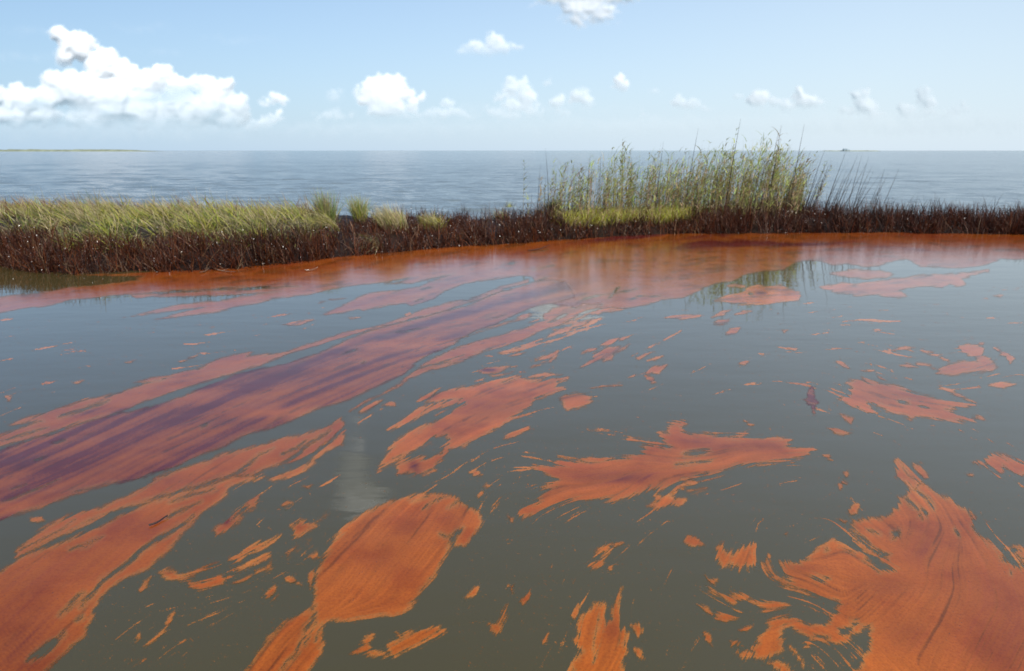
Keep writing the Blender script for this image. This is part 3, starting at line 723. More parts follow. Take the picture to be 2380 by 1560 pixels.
slick('oil_patch', 'branching thin oil patch in the middle of the left dark water', 'D 1588,782 1640,760 1680,738 1740,690 1850,660 1945,615 1900,662 1800,712 1700,752 1660,802 1600,832 1640,790', tone=0, comb=6, frag=.1)
slick('oil_patch', 'pair of slim oil tongues below the branching one', ['D 1660,852 1780,790 1830,750 1882,742 1850,790 1750,822', 'D 1768,858 1830,840 1892,793 1870,842 1790,877'], tone=0, comb=5)
slick('oil_patch', 'ragged oil flame left of the leaf shaped patch', ['D 2010,552 2080,520 2180,530 2192,560 2100,612 2040,637', ('D 2190,530 2240,480 2290,430', 1.6)], tone=.08, comb=8, blobs=[('D 2080,560', 14, 8, .5)])
slick('oil_patch', 'slanting oil sliver between the ragged flame and the slim tongues', ['D 1988,742 2050,700 2100,650 2162,618 2080,702 2000,772'], tone=0, comb=6)
slick('oil_patch', 'lone arched oil tatter in open water right of the leaf', 'E 1720,842 1718,820 1800,788 1825,730 1760,745 1730,735 1780,700 1850,693 1845,722 1810,782 1792,832 1742,852', tone=0, comb=9, frag=.25)
slick('oil_patch', 'two lumped oil spot with a thin stalk near the bottom centre', ['E 1032,1232 1080,1230 1102,1200 1130,1150 1150,1140 1145,1190 1112,1242 1110,1290 1072,1312 1040,1282', ('E 1110,1170 1130,1120 1152,1092', 1.8)], tone=.05, comb=6)
slick('oil_patch', 'maroon dab of oil standing alone right of the middle', ['C 838,1212 870,1190 865,1152 890,1126 905,1160 912,1200 932,1228 910,1248 870,1240', ('C 897,1245 905,1285 912,1312', 1.8)], tone=.55, comb=2.5, soft=2.5, blobs=[('C 885,1215', 16, 9, 1.0)])
slick('oil_patch', 'ragged pair of oil tails right of the curled arm hollow', ['F 480,1070 560,1092 640,1080 722,1105 640,1132 580,1142 530,1102'], tone=0, comb=7)
slick('oil_patch', 'crescent oil scrap right below the four pointed patch', ['F 330,1080 250,1020 340,1030 442,1045 380,1070 350,1092', ('F 180,980 250,1020 340,1040', 1.6)], tone=0, comb=7)
slick('oil_patch', 'flat fan of oil left of the curled arm, lowest of its cluster', 'F 228,1188 280,1160 400,1148 380,1190 290,1216 240,1202', tone=.03, comb=7)
slick('oil_patch', 'arched oil scrap at the bottom edge under the curled arm', ['F 590,1502 650,1490 720,1520 760,1560 800,1640 720,1640 660,1545', ('F 740,1380 790,1450 830,1530', 2.0)], tone=0, comb=5)
# -- flecks
FL = [
 ('pink fleck under the tall reed reflection', 'C 180,697 250,655 328,645 320,680 260,697'),
 ('crumpled pink fleck just below the one under the reed reflection', 'C 275,770 330,715 402,703 370,760 330,767'),
 ('faint pink fleck in the open water right of the arrow shaped patch', 'C 380,965 430,938 472,938 430,967'),
 ('slim pink fleck halfway between the reeds and the maroon dab', 'C 728,850 790,858 782,870'),
 ('slanted pink fleck above the maroon dab, towards the slanting patch', 'C 1062,945 1090,933 1162,1000 1120,990'),
 ('tiny triangular pink fleck at the right end of the reed reflection', 'C 680,728 728,726 702,752'),
 ('slim fleck directly under the flower shaped patch', 'C 195,642 260,600 342,584 280,622'),
 ('second slim fleck under the flower shaped patch, nearer the reeds', 'C 360,620 420,595 478,598 420,618'),
 ('long flat fleck at the left foot of the reed reflection', 'B 2238,643 2300,627 2400,622 2500,619 2480,640 2350,656'),
 ('pink dash left of the Z shaped patch, lower one', 'C 1503,972 1560,958 1632,986 1550,986'),
 ('thin pink dash left of the Z shaped patch, upper one', 'C 1458,868 1540,843 1612,850 1500,864'),
 ('short flat dash above the long slanting pink patch', 'C 1233,1010 1322,1008 1290,1022'),
 ('slanted fleck touching the top of the long slanting pink patch', 'C 1338,1034 1412,1082 1370,1072'),
 ('bent pink fleck right of the Z shaped patch', 'C 2155,850 2230,878 2302,925 2270,962 2240,910 2190,890'),
 ('wispy fleck by the right edge under the Z shaped patch', 'C 2120,1112 2200,1090 2312,1104 2220,1132'),
 ('thin slanting streak right above the long slanting pink patch', 'C 1780,1120 1900,1160 2040,1235 1900,1190'),
 ('ragged fleck below the left end of the long slanting pink patch', 'C 1088,1308 1180,1345 1162,1382 1120,1342'),
 ('reddish slim fleck below and right of the maroon dab', 'C 998,1405 1060,1408 1175,1442 1110,1452 1050,1442'),
 ('small slanted fleck above the right tip of the spiky patch', 'C 425,1357 492,1390 462,1392'),
 ('slim dash just right of the stretched pale patch', 'C 2150,490 2222,484 2200,505'),
 ('slim rust fleck below the fish shaped patch belly', 'B 1118,1483 1170,1440 1250,1410 1303,1388 1296,1416 1220,1456 1160,1482'),
 ('upper slim fleck above the arrow shaped patch', 'B 1800,832 1860,795 1922,784 1870,827 1820,834'),
 ('tiny slanted fleck above the arrow shaped patch, nearest its tip', 'B 1920,805 1950,780 1995,772 1950,800'),
 ('flat fleck right of the arrow shaped patch, upper', 'B 2038,922 2100,890 2172,878 2110,907 2060,932'),
 ('flat fleck right of the arrow shaped patch, middle', 'B 2118,942 2180,915 2228,908 2170,937'),
 ('lumpy fleck right of the arrow shaped patch, lower', 'B 2108,1040 2150,982 2262,968 2220,1002 2200,1032 2150,1022'),
 ('crooked fleck hanging below the lumpy one right of the arrow', 'B 2098,1045 2170,1060 2180,1092 2148,1096'),
 ('small slanted dot left of the crooked fleck', 'B 1988,1052 2047,1028 2020,1050'),
 ('thin arc fleck above the round shell shaped patch', 'B 1728,1132 1800,1115 1945,1112 1800,1124'),
 ('hooked streak left of the fish shaped patch', 'B 118,1312 150,1270 230,1230 342,1198 250,1250 160,1302'),
 ('triangular fleck inside the hooked streak left of the fish shaped patch', 'B 275,1252 330,1225 372,1233 383,1262 330,1250'),
 ('slim pink fleck left of the eye shaped patch', 'B 1080,888 1140,872 1230,868 1150,880'),
 ('pale fleck above the eye shaped patch', 'B 1160,910 1220,885 1285,880 1230,905'),
 ('small star fleck below the tail curl of the fish shaped patch', 'E 885,182 930,163 975,198 930,206'),
 ('round dot below the star fleck', 'E 983,282 1010,260 1026,276'),
 ('round lump under the round dot, right of the leaf shaped patch', 'E 932,342 970,308 984,330 945,352'),
 ('slanted comma of oil right of the leaf tip', 'E 858,1052 920,980 945,978 932,1030 880,1047'),
 ('blurry brown spot right of the slanted comma', 'E 1245,1062 1300,1022 1304,1060 1260,1092 1238,1080'),
 ('small tick of oil above the two lumped spot', 'E 1163,970 1203,956 1180,1015'),
 ('small blot just below the left tip of the spiky patch', 'E 1148,480 1190,490 1187,532 1160,512'),
 ('slim dash right of the lone arched tatter', 'E 1850,682 1955,668 1900,692'),
 ('small lump below the lone arched tatter', 'E 1850,835 1880,830 1878,858 1862,856'),
 ('little flag of oil left of the tooth shaped patch', 'E 1388,1350 1432,1300 1417,1352 1400,1365'),
 ('upright speck chain left of the tooth prong', 'E 1598,1172 1640,1095 1642,1140 1615,1187'),
 ('bent lens of oil right of the tooth shaped patch, upper', 'E 2008,1240 2050,1218 2087,1280 2060,1322 2030,1292'),
 ('bent lens of oil right of the tooth shaped patch, lower', 'E 2028,1402 2070,1408 2092,1472 2050,1452'),
 ('fleck left of the four pointed patch', 'F 0,657 30,620 80,630 157,687 80,692 30,682'),
 ('knot of oil below the four pointed patch on its left', 'F 138,878 180,920 242,923 217,967 180,952'),
 ('short slanted scrap left of the fan of oil', 'F 98,1095 170,1120 202,1167 160,1152'),
 ('upright oil drop at the bottom left of the curled arm', 'F 148,1290 190,1300 202,1384 160,1342'),
 ('small scrap right of the upright oil drop', 'F 328,1352 400,1340 382,1372 340,1387'),
 ('slanted scrap above the arm tip, right of the fan', 'F 388,1272 492,1238 452,1284'),
 ('ring like scrap in open water above the corner patch, lower', 'F 1075,265 1110,233 1142,260 1110,270 1090,295'),
 ('small scrap above the ring like one', 'F 1118,182 1140,168 1152,200 1130,217'),
 ('tattered scrap beside the notch of the corner patch', 'F 1138,452 1180,410 1222,400 1200,462 1160,482'),
 ('slim dash at the notch of the corner patch', 'F 1083,510 1140,513 1122,528'),
 ('slanted fleck right of the spiky patch tip', 'F 973,62 1010,58 1042,102 1000,87'),
 ('flat dash left of the wispy right edge patch', 'F 1962,195 2012,200 1990,207'),
 ('small dot above the four pointed patch', 'F 698,602 722,600 716,612'),
 ('upright slim streak at the left bottom of the dark water', 'D 968,992 1000,940 1052,903 1010,972 975,1012'),
 ('long tattered streak low in the left dark water', 'D 1098,1302 1140,1260 1170,1190 1213,1137 1182,1222 1130,1292 1080,1342 1000,1392'),
 ('faint scrap left of the long tattered streak', 'D 938,1362 965,1300 978,1322'),
 ('oval oil spot left of the leaf shaped patch, lower', 'D 1838,1052 1850,1010 1902,958 1913,1000 1870,1052'),
 ('thin partner streak of the oval spot', 'D 1878,1072 1932,1022 1902,1062'),
 ('curl of oil touching the left flank of the leaf patch, upper', 'D 2153,762 2200,735 2212,770 2170,787'),
 ('forked scrap on the left flank of the leaf patch', 'D 1968,900 2030,910 2092,962 2020,950 1975,922'),
 ('torn rim scrap against the left flank of the leaf patch', 'D 2138,880 2182,838 2172,950 2150,992 2138,930'),
 ('thin slanting streak below the slim tongues', 'D 1598,952 1750,888 1722,920 1640,952'),
 ('faint dot between the diamond and the misty reflection', 'D 1948,407 1990,380 2022,390 1970,412'),
 ('tiny dot at the foot of the solid wedge', 'D 2108,282 2162,263 2140,288'),
 ('small orange fleck in the blue gap of the left streams', 'D 213,500 290,493 302,510 260,527 220,517'),
 ('slim pink fleck nearest the forked prongs by the bank', 'A 1948,692 2000,675 2178,654 2100,687 2000,702'),
 ('pink fleck in the left open water, largest there', 'A 1235,947 1300,918 1368,903 1340,927 1250,952'),
 ('short dash left of the largest pink fleck in the left water', 'A 868,952 945,935 902,957'),
 ('pale dash in the left water above the forked stream tip', 'A 498,1092 582,1073 540,1094'),
 ('ragged pale scrap by the left edge of the water', 'A 33,1188 88,1190 72,1222 50,1215'),
 ('faint flat dash in the blue gap above the purple stream', 'B 38,645 80,637 132,640 60,652'),
 ('tiny block of oil in the blue gap above the purple stream', 'B 438,622 470,603 482,620 455,634'),
]
for lab, shp in FL:
    slick('oil_fleck', lab, shp, comb=2.6, soft=2.2, cat='oil fleck', group=G_FLECK, wob=.35, tone=.06)

# -- threads and crumbs nobody could count, one sheet of stuff
def oil_crumbs():
    regions = [('D 1150,560 1500,330 1900,60 2300,120 2368,420 2300,900 2100,1500 1500,1560 900,1560 500,1500 700,1100 1050,820', .55),
               ('E 150,250 500,-50 1100,-200 1700,-200 2368,-150 2368,700 2200,1560 800,1560 800,900 1100,500 400,300', .42),
               ('F 0,450 600,200 1200,100 1500,300 1100,600 900,700 500,650 500,1000 800,1100 800,1560 0,1560', .55),
               ('F 750,980 1080,1040 1040,1200 850,1230 700,1150', .9), ('F 850,1380 1240,1300 1280,1450 1200,1560 850,1560', 1.15),
               ('F 1700,280 2364,-50 2364,830 2050,600', .45), ('F 1060,520 1180,520 1450,760 1450,860 1250,760 1100,700', 1.0),
               ('H 0,1250 400,1130 800,980 1400,720 1500,900 1100,1300 500,1500 0,1559', .85), ('B 0,1500 400,1250 700,1250 900,1050 400,1080', .8),
               ('B 1500,640 2368,600 2368,1500 1700,1500 1400,1300 1600,1000', .30), ('C 0,560 1000,560 1800,500 2364,420 2364,1559 1000,1500 0,1350', .22),
               ('A 0,650 1000,680 2300,600 2368,750 1500,900 600,1180 0,1380', .25), ('B 400,1540 900,1490 1300,1250 1400,1350 1000,1559', .9),
               ('E 1250,560 1250,380 1700,350 2368,150 2368,420 1900,520 1500,560', .8), ('E 1180,60 1500,130 1300,330 1180,300', .95), ('C 0,1380 800,1480 300,1400 0,1330', .9),
               ('C 1000,1080 1200,1080 1150,1300 1600,1360 1400,1420 1000,1250', .8), ('F -200,100 900,60 600,200 0,330', .8), ('E 1950,950 2368,1000 2368,1500 2000,1500', .5)]
    F = np.full(XX.shape, -9.0, np.float32)
    dens = np.zeros(XX.shape, np.float32)
    for s, w in regions:
        P = parse(s)
        i0 = max(0, int((P[:, 1].min() - 30 - GY[0]) / SX)); i1 = min(NY, int((P[:, 1].max() + 30 - GY[0]) / SX) + 2)
        j0 = max(0, int((P[:, 0].min() - 30 - GX[0]) / SX)); j1 = min(NX, int((P[:, 0].max() + 30 - GX[0]) / SX) + 2)
        st = 3
        q = sd_poly(P, XX[i0:i1:st, j0:j1:st], YY[i0:i1:st, j0:j1:st])
        q = np.repeat(np.repeat(q, st, 0), st, 1)[:i1 - i0, :j1 - j0]
        q = smoothstep(q, -22, 22) * w
        dens[i0:i1, j0:j1] = np.maximum(dens[i0:i1, j0:j1], q)
    patchy = fbm(XX / (60), YY / 30, 200, 3)
    dens *= .55 + .9 * patchy
    v = .58 * LM + .30 * LF + .36 * LC
    thr = 1.94 - 1.25 * dens
    # specks
    sx, sy = XX * 1.0, YY * 1.0
    dots = vnoise(sx / 2.9 + LM * .5, sy / 2.1 + LC * .3, 301)
    gate = vnoise(sx / 34, sy / 18, 303)
    dv = (dots - .875 + .05 * (gate - .5) + .035 * dens) * 14
    cover = np.clip(.5 + (v - thr) * .9, 0, 1)
    cover = np.maximum(cover, np.clip(.42 + dv, 0, .52) * (dens > .05))
    cover *= (dens > .03)
    gx, gy = ground(XX, YY, 0.0002)
    cover = np.where(gy > front(gx) + .3, 0, cover)
    keep = (cover[:-1, :-1] > .2) | (cover[1:, :-1] > .2) | (cover[:-1, 1:] > .2) | (cover[1:, 1:] > .2)
    ii, jj = np.nonzero(keep); a = ii * NX + jj
    Fc = np.stack([a, a + NX, a + NX + 1, a + 1], 1)
    uq, inv = np.unique(Fc.ravel(), return_inverse=True)
    V = np.stack([gx, gy, np.full_like(gx, .0002)], -1).reshape(-1, 3)[uq]
    C = np.stack([np.minimum(cover, .72), .02 + 0 * cover, np.clip(.5 + LM * .1, 0, 1)], -1).reshape(-1, 3)[uq]
    o = mesh_np('oil_crumbs', V, inv.reshape(-1, 4), M_OIL, True, C)
    tag(o, 'countless threads and crumbs of orange oil adrift between the patches', kind='stuff')
oil_crumbs()

# ------------------------------------------------------------------ vegetation
def blades(base, L, width, az, lean, curl, color, seg=4, tube=False, tipdark=None, facing=None, roots=None):
    """grass blades as bent ribbons (or slim three-sided stems); every argument an array over blades"""
    n = len(L)
    t = np.linspace(0, 1, seg + 1)[None, :]
    ang = lean[:, None] + curl[:, None] * t              # tilt from vertical along the blade
    ds = L[:, None] / seg
    horiz = np.concatenate([np.zeros((n, 1)), np.cumsum(np.sin((ang[:, 1:] + ang[:, :-1]) / 2) * ds, 1)], 1)
    vert = np.concatenate([np.zeros((n, 1)), np.cumsum(np.cos((ang[:, 1:] + ang[:, :-1]) / 2) * ds, 1)], 1)
    cx, sx = np.cos(az)[:, None], np.sin(az)[:, None]
    P = np.stack([base[:, 0:1] + horiz * cx, base[:, 1:2] + horiz * sx, base[:, 2:3] + vert], -1)
    w = width[:, None] * (1 - t ** 2 * .85)
    if facing is None: facing = rng.random(n) * 2 * math.pi
    if tube:
        rings = []
        for k in range(3):
            a = facing + k * 2 * math.pi / 3
            off = np.stack([np.cos(a)[:, None] * w * .5, np.sin(a)[:, None] * w * .5, 0 * w], -1)
            rings.append(P + off)
        V = np.stack(rings, 2)                           # n, seg+1, 3, 3
        m = 3
        b = np.arange(n)[:, None, None] * (seg + 1) * m + np.arange(seg)[None, :, None] * m
        k = np.arange(3)[None, None, :]; k2 = (k + 1) % 3
        F = np.stack([b + k, b + k2, b + k2 + m, b + k + m], -1).reshape(-1, 4)
    else:
        off = np.stack([np.cos(facing)[:, None] * w * .5, np.sin(facing)[:, None] * w * .5, 0 * w], -1)
        V = np.stack([P - off, P + off], 2); m = 2
        b = np.arange(n)[:, None] * (seg + 1) * m + np.arange(seg)[None, :] * m
        F = np.stack([b, b + 1, b + 3, b + 2], -1).reshape(-1, 4)
    C = np.repeat(color[:, None, None, :], (seg + 1), 1)
    C = np.repeat(C, m, 2)
    if roots is not None:
        rt = np.clip(1 - t / .45, 0, 1)[:, :, None, None]
        C = C * (1 - rt) + np.array(roots) * rt
    if tipdark is not None:
        tt = t[:, :, None, None]
        C = C * (1 - tt ** 1.5) + (tipdark[:, None, None, :]) * tt ** 1.5
    return V.reshape(-1, 3), F, C.reshape(-1, 3)

def join(parts):
    V = []; F = []; C = []; o = 0
    for v, f, c in parts:
        V.append(v); F.append(f + o); C.append(c); o += len(v)
    return np.concatenate(V), np.concatenate(F), np.concatenate(C)

def jitter(c, n, a=.25, b=.12):
    c = np.array(c)[None, :] * (1 + (rng.random((n, 1)) - .5) * 2 * a) * (1 + (rng.random((n, 3)) - .5) * 2 * b)
    return np.clip(c, 0.002, 1)

def xs_at(sx, dist_y):       # frame x at a distance -> world x
    return (sx - 1190) / FOC * dist_y / cp * 1.0

def frame_x(x, y, z=0.2):
    d = y * cp - (z - CAM_H) * sp_
    return 1190 + FOC * x / d

# oiled fringe: dark, upright, glossy stems along the waterline and over the bare right part
def oiled_fringe():
    n = 66000
    x = rng.uniform(-13.5, 17, n)
    w = width(x)
    u = rng.random(n) ** 1.35
    fx0 = frame_x(x, front(x))
    # left: only a front strip is oiled (the meadow stands behind); right: everything
    deep = np.interp(fx0, [0, 680, 770, 1000, 1250, 1700, 1850, 2380], [1.3, 1.5, 4.0, 4.0, 2.4, 2.6, 3.0, 2.6])
    y = front(x) + 0.02 + u * np.minimum(deep, w - .2)
    y += (fbm(x * 3, x * 0, 61, 3) - .5) * .25
    # clumpiness
    cl = fbm(x * 2.6, y * 2.6, 64, 3)
    keep = rng.random(n) < np.clip((cl - .30) * 3.2, .12, 1)
    x, y, u = x[keep], y[keep], u[keep]; n = len(x); fx0 = frame_x(x, y); cl = cl[keep]
    z = np.maximum(bank_z(x, y), -.02) - .02
    big = fbm(x * .8 + 7, y * .8, 66, 3)
    L = (.20 + .26 * rng.random(n)) * (.70 + .7 * big)
    L *= np.interp(fx0, [0, 700, 1000, 1200, 1280, 1330, 1600, 1680, 2380], [1.1, 1.05, .92, 1.0, 1.0, .74, .80, 1.2, 1.28])
    L *= .75 + .6 * fbm(x * 4.3 + 2, y * 2.0, 69, 3)
    L = np.where((fx0 < 780) & (y - front(x) > .85), L * .6, L)
    dead = rng.random(n) < .07
    base_c = jitter((.042, .0115, .0045), n, .7, .12)
    red = (fbm(x * .5 + 31, y * .5, 68, 2) > .5)
    base_c *= np.where(red, 1.35, .9)[:, None]
    rustb = rng.random(n) < .20
    base_c[rustb] = jitter((.150, .045, .015), rustb.sum(), .3, .1)
    base_c[dead] = jitter((.22, .13, .075), dead.sum(), .3, .1)
    base_c[fx0 > 1700] *= np.array([.80, .78, .88])
    lean = np.abs(rng.normal(0, .38, n)); az = rng.uniform(0, 2 * math.pi, n)
    az = np.where(rng.random(n) < .35, rng.normal(math.pi, .5, n), az)
    az = az + (fbm(x * 1.4, y * 1.4, 71, 2) - .5) * 5
    curl = rng.normal(.7, .8, n)
    flat = rng.random(n) < .20
    lean[flat] += rng.uniform(.5, 1.3, flat.sum()); 
    V, F, C = blades(np.stack([x, y, z], 1), L, rng.uniform(.007, .017, n), az, lean, curl, base_c, 3, True)
    o = mesh_np('oiled_marsh_grass', V, F, M_OILED, True, C)
    tag(o, 'dark brown oil soaked marsh grass standing along the bank', kind='stuff')
    # added flat flakes, tilted between sun and camera so that they glint
    m = 17000
    pick = rng.integers(0, n, m)
    t = rng.random(m) ** .8
    bx = x[pick] + np.cos(az[pick]) * np.sin(lean[pick]) * L[pick] * t * .9
    by = y[pick] + np.sin(az[pick]) * np.sin(lean[pick]) * L[pick] * t * .9 - .02
    bz = z[pick] + L[pick] * t * np.cos(lean[pick]) * .95
    h = np.array(SUN) + np.array([0, -1, .12]); h /= np.linalg.norm(h)
    nn = h[None] + rng.normal(0, .34, (m, 3)); nn /= np.linalg.norm(nn, axis=1)[:, None]
    a1 = np.cross(nn, [0, 0, 1.0]); a1 /= np.linalg.norm(a1, axis=1)[:, None]; a2 = np.cross(a1, nn)
    r = rng.uniform(.002, .0062, m)
    q = np.arange(6) * math.pi / 3
    V = np.stack([bx, by, bz], 1)[:, None] + (a1[:, None] * np.cos(q)[None, :, None] + a2[:, None] * np.sin(q)[None, :, None] * 1.6) * r[:, None, None]
    V = V.reshape(-1, 3); F = (np.array([[0, 1, 2, 3], [0, 3, 4, 5]])[None] + np.arange(m)[:, None, None] * 6).reshape(-1, 4)
    o = mesh_np('glint_flakes', V, F, M_GLINT, False)
    tag(o, 'small flat flakes added among the oiled marsh grass to glint in the sun', kind='stuff')
oiled_fringe()

STRAW = (.60, .49, .27); GREEN = (.19, .27, .055); LIME = (.50, .50, .07); BROWN = (.15, .075, .04); SHADE_GREEN = (.05, .085, .03)
def meadow():
    n = 40000
    x = rng.uniform(-13.5, -1.6, n)
    u = rng.random(n)
    w = width(x)
    y = front(x) + .85 + u * (w - 1.5)
    fx0 = frame_x(x, y, .3)
    cl = fbm(x * 1.7 + 3, y * 1.7, 80, 3)
    gap = smoothstep(fx0, 795, 745)          # meadow thins out at the gap
    keep = rng.random(n) < np.clip((cl - .30) * 5, .10, 1) * gap
    x, y, u, cl, fx0 = x[keep], y[keep], u[keep], cl[keep], fx0[keep]; n = len(x)
    z = bank_z(x, y) - .02
    c = np.zeros((n, 3)); p = rng.random(n)
    hue = fbm(x * .9 + 11, y * .9 + 4, 84, 3)
    # back rows and the left end are browner
    backness = smoothstep(u, .50, .92) * .85 + smoothstep(fx0, 190, -40) * .6 * smoothstep(u, .2, .6)
    fineh = fbm(x * 4 + 1, y * 4 + 8, 85, 2)
    straw = p < (.30 + .9 * (hue - .5) + .7 * (fineh - .5) + .35 * backness)
    lime = (~straw) & (rng.random(n) < .55 + 1.2 * (.5 - fineh))
    c[:] = jitter(GREEN, n, .3, .12); c[straw] = jitter(STRAW, straw.sum(), .40, .08); c[lime] = jitter(LIME, lime.sum(), .25, .1)
    br = rng.random(n) < backness * .62
    c[br] = jitter((.20, .085, .05), br.sum(), .3, .1)
    patch = fbm(x * 2.1 + 5, y * 2.1 + 2, 88, 3)
    L = rng.uniform(.24, .52, n) * (.35 + 1.25 * patch) * smoothstep(fx0, 860, 700) * (1 - .18 * (u < .15))
    az = rng.normal(math.pi * .98, .45, n) + (hue - .5) * 2.0     # combed towards the left
    fronts = u < .3
    az[fronts] = rng.normal(math.pi * 1.3, 1.0, fronts.sum())
    stray = rng.random(n) < .22; az[stray] = rng.uniform(0, 6.28, stray.sum())
    lean = np.abs(rng.normal(.85, .36, n)); curl = rng.normal(1.0, .6, n)
    tip = np.where(rng.random(n)[:, None] < .55, np.array([[.46, .35, .20]]), c)
    V, F, C = blades(np.stack([x, y, z], 1), L, rng.uniform(.008, .018, n), az, lean, curl, c, 5, False, tip, facing=rng.normal(0, .7, n), roots=(.085, .045, .018))
    o = mesh_np('marsh_grass', V, F, M_GRASS, True, C)
    tag(o, 'wind combed green and straw marsh grass on the left half of the bank', kind='stuff')
meadow()

def turf():
    """low green grass at the foot of the reeds"""
    n = 9000
    fx0 = rng.uniform(1290, 1640, n); u = rng.random(n)
    yy = rng.uniform(16.3, 17.4, n)
    x = (fx0 - 1190) / FOC * (yy * cp + (CAM_H - .3) * sp_)
    y = front(x) + .62 + u * 1.2
    dens = fbm(x * 3, y * 3, 86, 2); k = rng.random(n) < np.clip((dens - .3) * 4, .2, 1) * smoothstep(fx0, 1660, 1560)
    x, y = x[k], y[k]; n = len(x)
    z = bank_z(x, y) - .02
    c = jitter(LIME, n, .3, .12); s_ = rng.random(n) < .35; c[s_] = jitter(STRAW, s_.sum(), .3, .1)
    V, F, C = blades(np.stack([x, y, z], 1), rng.uniform(.22, .44, n), rng.uniform(.008, .015, n), rng.uniform(0, 6.28, n), np.abs(rng.normal(.2, .25, n)), rng.normal(.8, .5, n), c, 4, False, facing=rng.normal(0, .8, n), roots=(.08, .05, .02))
    o = mesh_np('low_green_grass', V, F, M_GRASS, True, C)
    tag(o, 'bright low green grass at the foot of the reeds', kind='stuff')
turf()

def tussock(sx, sy, label, n, Lr, rad, mixc, az0, spread, curl, lean=.3, z_up=0.0, width_=.010):
    """a grass tuft rooted where the photograph shows its foot"""
    zg = .24
    for _ in range(3):
        gx, gy = ground(sx, sy, zg); zg = float(bank_z(gx, gy)) + z_up
    gx, gy = float(gx), float(gy)
    a = rng.uniform(0, 6.28, n); rr = rad * np.sqrt(rng.random(n))
    bx = np.cos(a) * rr; by = np.sin(a) * rr * .8
    bz = bank_z(gx + bx, gy + by) - zg - .02 + z_up
    c = np.zeros((n, 3)); p = rng.random(n); acc = 0
    for cc, ww in mixc:
        m = (p >= acc) & (p < acc + ww); c[m] = jitter(cc, m.sum(), .3, .1); acc += ww
    L = rng.uniform(*Lr, n)
    az = az0 + rng.normal(0, spread, n)
    tip = np.where(rng.random(n)[:, None] < .4, np.array([[.48, .38, .22]]), c)
    V, F, C = blades(np.stack([bx, by, bz], 1), L, np.full(n, width_) * rng.uniform(.7, 1.2, n), az, np.abs(rng.normal(lean, .2, n)), rng.normal(curl, .35, n), c, 5, False, tip, facing=rng.normal(0, .8, n), roots=(.07, .045, .018))
    o = mesh_np('grass_tussock', V, F, M_GRASS, True, C)
    o.location = (gx, gy, zg)
    tag(o, label, 'grass tussock', 'grass tussocks on the bank')
    return o
tussock(764, 532, 'tall green tussock with straw tips at the right end of the meadow', 420, (.45, .85), .17, [(GREEN, .45), (LIME, .15), (STRAW, .25), (BROWN, .15)], math.pi * .8, 1.2, .35, .12)
tussock(778, 545, 'pale arching tussock drooping left at the end of the meadow', 260, (.45, .75), .12, [(LIME, .3), (STRAW, .7)], math.pi * 1.02, .35, 1.7, .35)
tussock(838, 520, 'bright green upright tussock just right of the dark gap', 420, (.38, .72), .15, [(GREEN, .5), (LIME, .3), (STRAW, .2)], math.pi, 1.6, .45, .15)
tussock(918, 540, 'straw coloured fan shaped tussock, widest of the group', 620, (.42, .72), .30, [(STRAW, .7), (LIME, .15), (GREEN, .15)], math.pi * .95, .8, .8, .2)
tussock(886, 556, 'flattened straw tussock lying left over the dark hollow', 160, (.4, .7), .12, [(STRAW, .7), (GREEN, .3)], math.pi * 1.05, .5, 1.2, .9)
tussock(1014, 538, 'yellow green tussock arching left, last of the row', 460, (.35, .6), .17, [(LIME, .5), (STRAW, .4), (GREEN, .1)], math.pi, .9, 1.1, .35)
tussock(1168, 510, 'low yellowish tussock in the dark grass before the reeds', 260, (.22, .42), .18, [(STRAW, .5), (LIME, .5)], math.pi, 1.2, 1.0, .4)
tussock(1184, 500, 'small upright green shoots behind the low yellowish tussock', 60, (.4, .55), .05, [(LIME, 1.0)], 0, 2, .2, .08)
tussock(1308, 515, 'pale drooping tussock at the left foot of the reeds', 380, (.3, .5), .16, [(LIME, .5), (STRAW, .5)], math.pi, 1.0, 1.3, .35)
tussock(1286, 505, 'dark green tussock left of the reeds, shade painted into its colour', 360, (.35, .6), .15, [(SHADE_GREEN, .9), (GREEN, .1)], math.pi * .5, 2, .4, .15)  # the blades' dark green stands in for the shadow beside the reeds

